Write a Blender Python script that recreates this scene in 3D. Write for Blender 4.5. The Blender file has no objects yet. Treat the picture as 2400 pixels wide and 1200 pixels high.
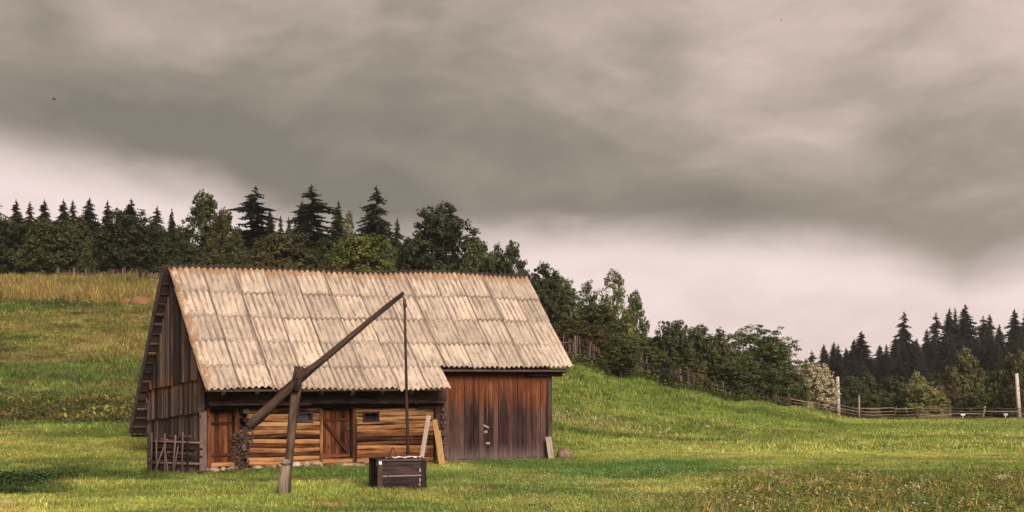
import bpy, math, random
import numpy as np
from mathutils import Vector

# ------------------------------------------------------------------ camera, sky, sun, exposure
scn = bpy.context.scene
COL = scn.collection
F = 2800.0                      # focal length in photo pixels (photo 2400 wide)
EYE = 2.2                       # eye height above the farmyard
HOR = 925.0                     # pixel row of the horizon
EXPO = 2.25
cd = bpy.data.cameras.new("camera"); cam = bpy.data.objects.new("camera", cd); COL.objects.link(cam)
cam.location = (0, 0, EYE); cam.rotation_euler = (math.pi / 2, 0, 0)
cd.sensor_width = 36; cd.lens = 36 * F / 2400; cd.shift_y = (HOR - 600) / 2400
cd.clip_start = 0.1; cd.clip_end = 5000
scn.camera = cam
scn.view_settings.view_transform = 'Standard'
scn.view_settings.look = 'None'
scn.view_settings.exposure = EXPO
scn.view_settings.gamma = 1
scn.view_settings.use_curve_mapping = False
scn.cycles.max_bounces = 6
scn.cycles.transparent_max_bounces = 4

SUN = Vector((0.30, -0.84, 0.46)).normalized()
sl = bpy.data.lights.new("sun", 'SUN'); sl.energy = 1.5; sl.angle = math.radians(26); sl.color = (1.0, 0.90, 0.79)
so = bpy.data.objects.new("sun", sl); COL.objects.link(so)
so.rotation_euler = SUN.to_track_quat('Z', 'Y').to_euler()
so.location = (10, -20, 40)


class NT:
    """small helper for node trees"""
    def __init__(s, tree):
        s.t = tree; s.n = tree.nodes; s.n.clear()

    def node(s, typ, ins=None, **kw):
        n = s.n.new(typ)
        for k, v in kw.items(): setattr(n, k, v)
        for k, v in (ins or {}).items(): s.put(n.inputs[k], v)
        return n

    def put(s, sock, v):
        if isinstance(v, bpy.types.NodeSocket): s.t.links.new(v, sock)
        else: sock.default_value = v

    def math(s, op, a, b=0.0, c=0.0, clamp=False):
        n = s.n.new('ShaderNodeMath'); n.operation = op; n.use_clamp = clamp
        s.put(n.inputs[0], a); s.put(n.inputs[1], b); s.put(n.inputs[2], c)
        return n.outputs[0]

    def mix(s, f, a, b, mode='MIX'):
        n = s.n.new('ShaderNodeMix'); n.data_type = 'RGBA'; n.blend_type = mode
        s.put(n.inputs[0], f)
        for k, v in ((6, a), (7, b)):
            s.put(n.inputs[k], v if isinstance(v, bpy.types.NodeSocket) else (*v, 1.0)[:4])
        return n.outputs[2]

    def noise(s, vec, scale, detail=3.0, rough=0.55, dist=0.0):
        n = s.node('ShaderNodeTexNoise', {'Vector': vec, 'Scale': scale, 'Detail': detail, 'Roughness': rough, 'Distortion': dist})
        return n.outputs[0]

    def step(s, v, lo, hi, a=0.0, b=1.0):
        n = s.n.new('ShaderNodeMapRange'); n.interpolation_type = 'SMOOTHSTEP'
        s.put(n.inputs[0], v); s.put(n.inputs[1], lo); s.put(n.inputs[2], hi); s.put(n.inputs[3], a); s.put(n.inputs[4], b)
        return n.outputs[0]

    def mapping(s, vec, scale=(1, 1, 1), loc=(0, 0, 0), rot=(0, 0, 0)):
        n = s.node('ShaderNodeMapping', {'Vector': vec, 'Scale': scale, 'Location': loc, 'Rotation': rot})
        return n.outputs[0]

    def ramp(s, v, stops):
        n = s.n.new('ShaderNodeValToRGB'); s.put(n.inputs[0], v)
        e = n.color_ramp.elements
        while len(e) < len(stops): e.new(0.5)
        for el, (p, c) in zip(e, stops):
            el.position = p; el.color = (*c, 1.0) if len(c) == 3 else c
        return n.outputs[0]


def build_world():
    w = bpy.data.worlds.new("World"); scn.world = w; w.use_nodes = True
    T = NT(w.node_tree)
    g = T.node('ShaderNodeTexCoord').outputs['Generated']
    sx = T.node('ShaderNodeSeparateXYZ', {0: g})
    X, Y, Z = sx.outputs
    az = T.math('ARCTAN2', X, Y)                       # 0 straight ahead, radians
    el = T.math('ARCSINE', Z)
    # position of the ragged lower edge of the cloud deck, by azimuth
    def A(px): return math.atan((px - 1200) / F)
    def E(py): return math.atan((HOR - py) / F)
    edge = [(-900, 430), (0, 405), (250, 438), (480, 470), (700, 540), (900, 585), (1150, 560), (1350, 545), (1600, 560),
            (1850, 566), (2050, 600), (2250, 680), (2400, 640), (3300, 590)]
    lo, hi = A(-900), A(3300)
    fac = T.node('ShaderNodeMapRange', {0: az, 1: lo, 2: hi}).outputs[0]
    rmp = T.ramp(fac, [((A(p) - lo) / (hi - lo), (E(q) * 4,) * 3) for p, q in edge])
    edge_el = T.math('DIVIDE', rmp, 4.0)
    p = T.node('ShaderNodeCombineXYZ', {0: az, 1: el, 2: Z}).outputs[0]
    warp = T.node('ShaderNodeTexNoise', {'Vector': p, 'Scale': 5.0, 'Detail': 2.0, 'Roughness': 0.45}).outputs['Color']
    wv = T.node('ShaderNodeVectorMath', {0: warp, 1: (0.5, 0.5, 0.5)}, operation='SUBTRACT').outputs[0]
    wv = T.node('ShaderNodeVectorMath', {0: wv, 'Scale': 0.075}, operation='SCALE').outputs[0]
    pw = T.node('ShaderNodeVectorMath', {0: p, 1: wv}, operation='ADD').outputs[0]
    streak = T.noise(T.mapping(pw, scale=(5.0, 12.0, 4.0), rot=(0, 0, math.radians(-24))), 1.0, 8.0, 0.57)
    billow = T.noise(T.mapping(pw, scale=(8.0, 17.0, 6.0), loc=(3.1, 1.7, 0.4)), 1.0, 8.0, 0.57)
    big = T.noise(T.mapping(pw, scale=(2.4, 6.0, 2.0), loc=(7.3, 0.6, 0), rot=(0, 0, math.radians(-16))), 1.0, 3.0, 0.5)
    h = T.math('SUBTRACT', el, edge_el)
    h = T.math('ADD', h, T.math('MULTIPLY', T.math('SUBTRACT', billow, 0.5), 0.060))
    deck = T.step(h, -0.022, 0.028)                     # 0 in the bright gap, 1 inside the cloud deck
    # inside the deck: dark base, paler and streakier higher up and towards the photo's upper right
    hi_el = T.step(T.math('ADD', el, T.math('MULTIPLY', az, 0.22)), 0.10, 0.44)
    tone = T.math('ADD', T.math('MULTIPLY', hi_el, 0.56), 0.16)
    tone = T.math('ADD', tone, T.math('MULTIPLY', T.math('SUBTRACT', streak, 0.5), 0.95))
    tone = T.math('ADD', tone, T.math('MULTIPLY', T.math('SUBTRACT', big, 0.5), 1.5))
    tone = T.math('ADD', tone, T.math('MULTIPLY', T.math('SUBTRACT', billow, 0.5), 0.75))
    tone = T.math('MAXIMUM', tone, 0.0)
    col = T.ramp(tone, [(0.0, (0.215, 0.186, 0.136)), (0.3, (0.305, 0.258, 0.200)), (0.62, (0.50, 0.400, 0.340)), (1.0, (0.78, 0.605, 0.545))])
    gap = T.ramp(billow, [(0.25, (0.74, 0.60, 0.555)), (0.6, (0.92, 0.755, 0.715))])
    c = T.mix(deck, gap, col)
    # below the horizon the dome shows the dull colour of distant land
    c = T.mix(T.step(el, -0.06, 0.0), (0.10, 0.11, 0.04), c)
    clouds = T.node('ShaderNodeBackground', {'Color': c, 'Strength': 2.0 ** -EXPO})
    sky = T.node('ShaderNodeTexSky', sky_type='NISHITA', sun_disc=False)
    sky.sun_elevation = math.asin(SUN.z); sky.sun_rotation = math.atan2(SUN.x, SUN.y)
    air = T.node('ShaderNodeBackground', {'Color': sky.outputs[0], 'Strength': 0.07})
    m = T.node('ShaderNodeMixShader', {0: 0.985, 1: air.outputs[0], 2: clouds.outputs[0]})
    T.node('ShaderNodeOutputWorld', {0: m.outputs[0]})


build_world()

# ------------------------------------------------------------------ helpers
rnd = random.Random(7)
WL = {}                                               # world position of every object's origin


def P(px, py, Y):
    return Vector(((px - 1200) / F * Y, Y, EYE - (py - HOR) / F * Y))


def vhash(ix, iy, seed):
    h = (ix * 374761393 + iy * 668265263 + seed * 974711) & 0xffffffff
    h = ((h ^ (h >> 13)) * 1274126177) & 0xffffffff
    return ((h ^ (h >> 16)) & 0xffff) / 65535.0


def vnoise(x, y, scale, seed=0, octaves=3):
    x = np.asarray(x, float) / scale; y = np.asarray(y, float) / scale
    out = np.zeros(np.broadcast(x, y).shape); amp, tot = 1.0, 0.0
    for o in range(octaves):
        xi = np.floor(x).astype(np.int64); yi = np.floor(y).astype(np.int64)
        fx = x - xi; fy = y - yi
        fx = fx * fx * (3 - 2 * fx); fy = fy * fy * (3 - 2 * fy)
        a = vhash(xi, yi, seed + o); b = vhash(xi + 1, yi, seed + o)
        c = vhash(xi, yi + 1, seed + o); d = vhash(xi + 1, yi + 1, seed + o)
        out += amp * ((a * (1 - fx) + b * fx) * (1 - fy) + (c * (1 - fx) + d * fx) * fy)
        tot += amp; amp *= 0.5; x = x * 2.03 + 11.3; y = y * 2.03 + 5.7
    return out / tot


def sstep(v, a, b):
    t = np.clip((v - a) / (b - a), 0, 1)
    return t * t * (3 - 2 * t)


def tag(o, label=None, cat=None, group=None, kind=None):
    if label: o['label'] = label
    if cat: o['category'] = cat
    if group: o['group'] = group
    if kind: o['kind'] = kind
    return o


def thing(name, loc, label, cat, group=None):
    o = bpy.data.objects.new(name, None); COL.objects.link(o)
    o.empty_display_size = 0.2
    o.location = loc; WL[o.name] = Vector(loc)
    return tag(o, label, cat, group)


class MB:
    """collects faces (world coordinates) and links them as ONE mesh object"""
    def __init__(s): s.v = []; s.f = []; s.uv = []; s.sm = []

    def face(s, idx, uv, smooth=False):
        s.f.append(tuple(idx)); s.uv.append(uv); s.sm.append(smooth)

    def box(s, c, ax, ay, az, uoff=None):
        """oriented box; ax is the long half-axis (grain)"""
        c, ax, ay, az = Vector(c), Vector(ax), Vector(ay), Vector(az)
        b = len(s.v)
        for i in (-1, 1):
            for j in (-1, 1):
                for k in (-1, 1): s.v.append(c + i * ax + j * ay + k * az)
        U, Vv, W = ax.length * 2, ay.length * 2, az.length * 2
        u0, v0 = (rnd.uniform(0, 40), rnd.uniform(0, 40)) if uoff is None else uoff
        def q(a, e, f, g, uu, vv): s.face((b + a, b + e, b + f, b + g), [(u0, v0), (u0, v0 + vv), (u0 + uu, v0 + vv), (u0 + uu, v0)])
        q(0, 2, 6, 4, U, Vv); q(1, 5, 7, 3, Vv, U)
        s.uv[-1] = [(u0, v0), (u0 + U, v0), (u0 + U, v0 + Vv), (u0, v0 + Vv)]
        q(0, 1, 5, 4, U, W); q(2, 6, 7, 3, W, U)
        s.uv[-1] = [(u0, v0), (u0 + U, v0), (u0 + U, v0 + W), (u0, v0 + W)]
        q(0, 1, 3, 2, Vv, W); q(4, 6, 7, 5, W, Vv)
        # outward winding
        n = 6
        for k in range(len(s.f) - n, len(s.f)):
            p = [s.v[i] for i in s.f[k]]
            if (p[1] - p[0]).cross(p[2] - p[0]).dot(sum(p, Vector()) / 4 - c) < 0:
                s.f[k] = s.f[k][::-1]; s.uv[k] = s.uv[k][::-1]
        return s

    def plank(s, p0, p1, wdir, width, thick, jit=0.0):
        p0, p1 = Vector(p0), Vector(p1)
        d = (p1 - p0); w = Vector(wdir); w = (w - d.normalized() * w.dot(d.normalized())).normalized()
        n = d.normalized().cross(w)
        return s.box((p0 + p1) / 2, d / 2, w * width / 2, n * thick / 2)

    def tube(s, pts, radii, n=8, wob=0.0, flat=1.0, cap=True, smooth=True):
        pts = [Vector(p) for p in pts]; rings = []
        u0, v0 = rnd.uniform(0, 40), rnd.uniform(0, 40); L = [0.0]
        for a, b in zip(pts, pts[1:]): L.append(L[-1] + (b - a).length)
        ref = Vector((0, 0, 1)) if abs((pts[-1] - pts[0]).normalized().z) < 0.9 else Vector((0, 1, 0))
        for i, p in enumerate(pts):
            d = (pts[min(i + 1, len(pts) - 1)] - pts[max(i - 1, 0)]).normalized()
            e1 = d.cross(ref).normalized(); e2 = d.cross(e1).normalized()
            r = radii[i] if isinstance(radii, (list, tuple)) else radii
            ring = []
            for k in range(n):
                a = 2 * math.pi * k / n; rr = r * (1 + rnd.uniform(-wob, wob))
                ring.append(len(s.v)); s.v.append(p + e1 * math.cos(a) * rr + e2 * math.sin(a) * rr * flat)
            rings.append(ring)
        per = 2 * math.pi * (radii[0] if isinstance(radii, (list, tuple)) else radii)
        for i in range(len(rings) - 1):
            for k in range(n):
                k2 = (k + 1) % n
                s.face((rings[i][k], rings[i][k2], rings[i + 1][k2], rings[i + 1][k]),
                       [(u0 + L[i], v0 + per * k / n), (u0 + L[i], v0 + per * (k + 1) / n), (u0 + L[i + 1], v0 + per * (k + 1) / n), (u0 + L[i + 1], v0 + per * k / n)], smooth)
        if cap:
            for ring, rev in ((rings[0], True), (rings[-1], False)):
                r = ring[::-1] if rev else ring
                s.face(r, [(u0 + 0.03 * math.cos(6.283 * k / n), v0 + 0.03 * math.sin(6.283 * k / n)) for k in range(n)])
        return s

    def blob(s, c, rx, ry, rz, seed=0, n=10, m=7, rough=0.22, square=0.0):
        """irregular closed lump (stone, hay)"""
        c = Vector(c); r = random.Random(seed); rows = []
        ph = [r.uniform(0, 6.28) for _ in range(6)]
        for i in range(m + 1):
            t = math.pi * i / m; row = []
            for k in range(n):
                a = 2 * math.pi * k / n
                d = Vector((math.sin(t) * math.cos(a), math.sin(t) * math.sin(a), math.cos(t)))
                w = 1 + rough * (math.sin(2 * a + ph[0]) * math.sin(t + ph[1]) * 0.5 + math.sin(3 * a + 2 * t + ph[2]) * 0.3 + r.uniform(-0.35, 0.35) * math.sin(t))
                if square:
                    mx = max(abs(d.x), abs(d.y), abs(d.z)); w *= (1 - square) + square / mx * 0.8
                row.append(len(s.v)); s.v.append(c + Vector((d.x * rx, d.y * ry, d.z * rz)) * w)
            rows.append(row)
        for i in range(m):
            for k in range(n):
                k2 = (k + 1) % n
                s.face((rows[i][k], rows[i + 1][k], rows[i + 1][k2], rows[i][k2]),
                       [(k / n, i / m), (k / n, (i + 1) / m), ((k + 1) / n, (i + 1) / m), ((k + 1) / n, i / m)], True)
        return s

    def build(s, name, mat, parent=None, kind=None, label=None, cat=None, group=None, base=False):
        lo = Vector([min(v[i] for v in s.v) for i in range(3)]); hi = Vector([max(v[i] for v in s.v) for i in range(3)])
        c = (lo + hi) / 2
        if base: c.z = lo.z
        me = bpy.data.meshes.new(name)
        me.from_pydata([v - c for v in s.v], [], s.f)
        ul = me.uv_layers.new(name="UVMap")
        ul.data.foreach_set("uv", [x for f in s.uv for p in f for x in p])
        me.polygons.foreach_set("use_smooth", s.sm)
        me.materials.append(mat)
        o = bpy.data.objects.new(name, me); COL.objects.link(o)
        if parent is not None:
            o.parent = parent; o.location = c - WL[parent.name]
        else: o.location = c
        WL[o.name] = c
        return tag(o, label, cat, group, kind)


def np_mesh(name, V, faces, mat, attrs=None, smooth=False):
    me = bpy.data.meshes.new(name)
    V = np.asarray(V, np.float32); faces = np.asarray(faces, np.int32)
    n, k = faces.shape
    me.vertices.add(len(V)); me.vertices.foreach_set("co", V.ravel())
    me.loops.add(n * k); me.loops.foreach_set("vertex_index", faces.ravel())
    me.polygons.add(n); me.polygons.foreach_set("loop_start", np.arange(n, dtype=np.int32) * k)
    if smooth: me.polygons.foreach_set("use_smooth", np.ones(n, bool))
    me.update(calc_edges=True)
    for an, (dom, dat) in (attrs or {}).items():
        typ = 'FLOAT_COLOR' if dat.ndim == 2 else 'FLOAT'
        at = me.attributes.new(an, typ, dom)
        at.data.foreach_set("color" if typ == 'FLOAT_COLOR' else "value", np.asarray(dat, np.float32).ravel())
    if mat: me.materials.append(mat)
    return me


# ------------------------------------------------------------------ materials
def new_mat(name):
    m = bpy.data.materials.new(name); m.use_nodes = True
    return m, NT(m.node_tree)


def finish(T, col, rough=0.85, bump=None, bstr=0.4, bdist=0.01, spec=0.25, trans=None):
    ins = {'Base Color': col, 'Roughness': rough, 'Specular IOR Level': spec}
    if bump is not None:
        ins['Normal'] = T.node('ShaderNodeBump', {'Height': bump, 'Strength': bstr, 'Distance': bdist}).outputs[0]
    b = T.node('ShaderNodeBsdfPrincipled', ins)
    out = b.outputs[0]
    if trans:
        tr = T.node('ShaderNodeBsdfTranslucent', {'Color': col})
        out = T.node('ShaderNodeMixShader', {0: trans, 1: out, 2: tr.outputs[0]}).outputs[0]
    T.node('ShaderNodeOutputMaterial', {0: out})


def wood(name, dark, mid, light, vary=0.5, weather=None, grain=26.0, rough=0.85):
    """boards and beams: UV u runs along the grain in metres. weather(T, z, streak, col) may overlay wear with a shape of its own"""
    m, T = new_mat(name)
    uv = T.node('ShaderNodeUVMap').outputs[0]
    rn = T.node('ShaderNodeObjectInfo').outputs['Random']
    off = T.node('ShaderNodeCombineXYZ', {2: T.math('MULTIPLY', rn, 37.0)}).outputs[0]
    v = T.node('ShaderNodeVectorMath', {0: uv, 1: off}, operation='ADD').outputs[0]
    fine = T.noise(T.mapping(v, scale=(1.6, grain * 1.6, 1)), 1.0, 5.0, 0.65, 0.4)
    broad = T.noise(T.mapping(v, scale=(0.9, 7.0, 1)), 1.0, 3.0, 0.6, 0.6)
    blot = T.noise(T.mapping(v, scale=(2.2, 3.0, 1)), 1.0, 2.0)
    f = T.math('ADD', T.math('MULTIPLY', fine, 0.75), T.math('MULTIPLY', broad, 0.6))
    f = T.math('ADD', f, T.math('MULTIPLY', T.math('SUBTRACT', rn, 0.5), vary))
    f = T.math('ADD', f, T.math('MULTIPLY', T.math('SUBTRACT', blot, 0.5), 0.35))
    col = T.ramp(f, [(0.34, dark), (0.64, mid), (0.98, light)])
    # dark drying cracks
    crack = T.step(T.noise(T.mapping(v, scale=(0.8, grain * 0.9, 1), loc=(5, 3, 0)), 1.0, 4.0, 0.6), 0.66, 0.72)
    col = T.mix(T.math('MULTIPLY', crack, 0.7), col, tuple(c * 0.35 for c in dark))
    vor = T.node('ShaderNodeTexVoronoi', {'Vector': T.mapping(v, scale=(2.2, 6.0, 1)), 'Scale': 1.0}).outputs[0]
    col = T.mix(T.step(vor, 0.13, 0.05), col, tuple(c * 0.5 for c in dark))
    if weather:
        z = T.node('ShaderNodeSeparateXYZ', {0: T.node('ShaderNodeNewGeometry').outputs['Position']}).outputs[2]
        col = weather(T, z, v, rn, fine, col)
    finish(T, col, rough, T.math('SUBTRACT', fine, T.math('MULTIPLY', crack, 0.8)), 0.5, 0.012, 0.07)
    return m


def wear_plank(T, z, v, rn, fine, col):
    """boards kept orange by the eave above, weathered purple-black by rain below, greyish at the foot"""
    st = T.noise(T.mapping(v, scale=(0.35, 9.0, 1), loc=(2, 9, 0)), 1.0, 4.0, 0.6)
    zz = T.math('ADD', z, T.math('MULTIPLY', T.math('SUBTRACT', st, 0.5), 2.0))
    zz = T.math('ADD', zz, T.math('MULTIPLY', T.math('SUBTRACT', rn, 0.5), 0.5))
    orange = T.ramp(T.math('ADD', T.math('MULTIPLY', fine, 0.8), T.math('MULTIPLY', st, 0.5)), [(0.45, (0.036, 0.012, 0.008)), (0.68, (0.095, 0.030, 0.013)), (0.96, (0.32, 0.125, 0.036))])
    col = T.mix(T.step(zz, 1.45, 2.45), col, orange)
    red = T.mix(fine, (0.03, 0.010, 0.008), (0.115, 0.032, 0.018))
    col = T.mix(T.step(T.math('ADD', z, T.math('MULTIPLY', T.math('SUBTRACT', st, 0.5), 0.8)), 2.55, 2.85), col, red)
    grey = T.mix(fine, (0.045, 0.032, 0.032), (0.17, 0.125, 0.11))
    col = T.mix(T.math('MULTIPLY', T.step(T.math('ADD', z, T.math('MULTIPLY', st, 0.9)), 1.15, 0.55), 0.75), col, grey)
    return col


def wear_gable(T, z, v, rn, fine, col):
    """warm unweathered streaks on the heads of the boards of the middle tier"""
    st = T.noise(T.mapping(v, scale=(0.4, 8.0, 1), loc=(4, 1, 0)), 1.0, 3.0, 0.6)
    zz = T.math('ADD', z, T.math('MULTIPLY', T.math('SUBTRACT', st, 0.5), 1.3))
    band = T.math('MULTIPLY', T.step(zz, 2.15, 2.5), T.step(z, 2.75, 2.6))
    band = T.math('MULTIPLY', band, T.step(T.math('ADD', T.math('MULTIPLY', rn, .5), st), .62, .92))
    return T.mix(T.math('MULTIPLY', band, 0.85), col, T.mix(fine, (0.05, 0.018, 0.012), (0.30, 0.12, 0.04)))


def wear_log(T, z, v, rn, fine, col):
    """upper logs bleached to cream, a few with pale flaking"""
    st = T.noise(T.mapping(v, scale=(0.7, 5.0, 1), loc=(1, 5, 0)), 1.0, 4.0, 0.65)
    zz = T.math('ADD', z, T.math('MULTIPLY', T.math('SUBTRACT', st, 0.5), 1.6))
    pale = T.mix(T.step(T.math('ADD', fine, T.math('MULTIPLY', T.math('SUBTRACT', st, .5), .9)), .36, .62), (0.060, 0.027, 0.015), (0.36, 0.200, 0.095))
    return T.mix(T.math('MULTIPLY', T.step(zz, 0.9, 1.75), 0.68), col, pale)


W_GABLE = wood("gable_board_wood", (0.0156, 0.0101, 0.0094), (0.0608, 0.0398, 0.0351), (0.1404, 0.0952, 0.0803), 0.65, wear_gable)
W_PLANK = wood("barn_plank_wood", (0.0119, 0.0059, 0.0059), (0.0374, 0.0195, 0.0179), (0.0892, 0.0485, 0.0399), 0.5, wear_plank)
W_LOG = wood("hewn_log_wood", (0.0197, 0.0079, 0.0051), (0.1247, 0.0475, 0.0171), (0.3326, 0.1624, 0.0684), 0.75, wear_log, grain=12)
W_DOOR = wood("door_wood", (0.0101, 0.0043, 0.0036), (0.0504, 0.0173, 0.0086), (0.1620, 0.0590, 0.0216), 0.45)
W_BEAM = wood("smoky_beam_wood", (0.018, 0.011, 0.010), (0.062, 0.036, 0.030), (0.165, 0.110, 0.090), 0.5, grain=12)
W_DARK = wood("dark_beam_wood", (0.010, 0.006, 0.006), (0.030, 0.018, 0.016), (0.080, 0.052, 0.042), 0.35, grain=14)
W_SWEEP = wood("weathered_pole_wood", (0.0101, 0.0065, 0.0050), (0.0446, 0.0281, 0.0216), (0.1440, 0.0972, 0.0720), 0.3, grain=18)
W_STUMP = wood("bleached_stump_wood", (0.0245, 0.0147, 0.0110), (0.1040, 0.0704, 0.0521), (0.2570, 0.1897, 0.1469), 0.3, grain=16)
W_WELL = wood("tarred_well_wood", (0.0085, 0.0051, 0.0051), (0.0289, 0.0187, 0.0179), (0.0892, 0.0595, 0.0510), 0.6, grain=14)
W_YELLOW = wood("fresh_sawn_wood", (0.1440, 0.0756, 0.0288), (0.2664, 0.1548, 0.0612), (0.3600, 0.2376, 0.1080), 0.2)
W_PALE = wood("pale_board_wood", (0.0800, 0.0600, 0.0464), (0.2000, 0.1560, 0.1200), (0.3200, 0.2560, 0.2000), 0.2)
W_RACK = wood("rack_stick_wood", (0.0112, 0.0070, 0.0063), (0.0406, 0.0259, 0.0217), (0.1120, 0.0735, 0.0595), 0.7, grain=16)
W_FENCE = wood("fence_wood", (0.0132, 0.0084, 0.0078), (0.0450, 0.0288, 0.0240), (0.1020, 0.0720, 0.0600), 0.8, grain=12)
W_RAIL = wood("rail_wood", (0.0240, 0.0150, 0.0112), (0.0863, 0.0585, 0.0413), (0.1875, 0.1350, 0.0938), 0.8, grain=12)
W_BARK = wood("bark", (0.012, 0.009, 0.008), (0.042, 0.030, 0.025), (0.10, 0.075, 0.06), 0.4, grain=10)


def plain(name, c1, c2, scale=6.0, rough=0.85, bstr=0.4, bdist=0.02, spec=0.25):
    m, T = new_mat(name)
    p = T.node('ShaderNodeTexCoord').outputs['Object']
    rn = T.node('ShaderNodeObjectInfo').outputs['Random']
    v = T.node('ShaderNodeVectorMath', {0: p, 1: T.node('ShaderNodeCombineXYZ', {0: T.math('MULTIPLY', rn, 31.0)}).outputs[0]}, operation='ADD').outputs[0]
    n = T.noise(v, scale, 5.0, 0.62)
    f = T.math('ADD', n, T.math('MULTIPLY', T.math('SUBTRACT', rn, 0.5), 0.3))
    finish(T, T.ramp(f, [(0.3, c1), (0.7, c2)]), rough, n, bstr, bdist, spec)
    return m


M_STONE = plain("field_stone", (0.12, 0.075, 0.055), (0.42, 0.31, 0.23), 9.0)
M_ROCK = plain("brown_rock", (0.075, 0.045, 0.030), (0.25, 0.165, 0.115), 6.0)
M_HAY = plain("hay", (0.12, 0.060, 0.028), (0.30, 0.165, 0.072), 14.0, 0.95, 0.9, 0.05)
M_CONCRETE = plain("pole_concrete", (0.27, 0.23, 0.20), (0.46, 0.40, 0.345), 5.0)
M_OLDSHEET = plain("dark_brown_sheet", (0.020, 0.014, 0.012), (0.075, 0.050, 0.040), 7.0)  # plain dark brown for the rear roof's ridge edge and underside
M_ROPE = plain("tangle_fibre", (0.030, 0.018, 0.013), (0.14, 0.080, 0.050), 20.0)
M_RUST = plain("rusty_iron", (0.020, 0.011, 0.009), (0.075, 0.040, 0.026), 20.0, 0.6)
M_PLASTIC = plain("white_plastic_sheet", (0.52, 0.46, 0.41), (0.78, 0.71, 0.65), 8.0, 0.45, 0.3, 0.01, 0.5)
M_WHITE = plain("white_paint", (0.62, 0.58, 0.54), (0.78, 0.74, 0.70), 5.0, 0.6)
M_VOID = plain("interior_dark", (0.008, 0.006, 0.006), (0.016, 0.012, 0.012), 3.0)  # near-black colour stands in for the shade inside barn and well
M_GLASS = plain("dusty_pane", (0.022, 0.022, 0.030), (0.045, 0.040, 0.050), 6.0, 0.15, 0.1, 0.003, 0.6)
M_REDROOF = plain("rusty_roof_tiles", (0.12, 0.040, 0.022), (0.24, 0.085, 0.045), 3.0)
M_PLASTER = plain("old_plaster", (0.20, 0.155, 0.12), (0.34, 0.27, 0.21), 3.0)
M_BIRD = plain("dark_plumage", (0.015, 0.012, 0.012), (0.035, 0.028, 0.026), 12.0)
M_SOIL = plain("bare_soil", (0.055, 0.032, 0.018), (0.16, 0.10, 0.055), 6.0, 0.95)


PITCH = 0.18; AL, AR = -0.25, 12.22                                 # verges of the barn roof along the ridge


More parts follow.
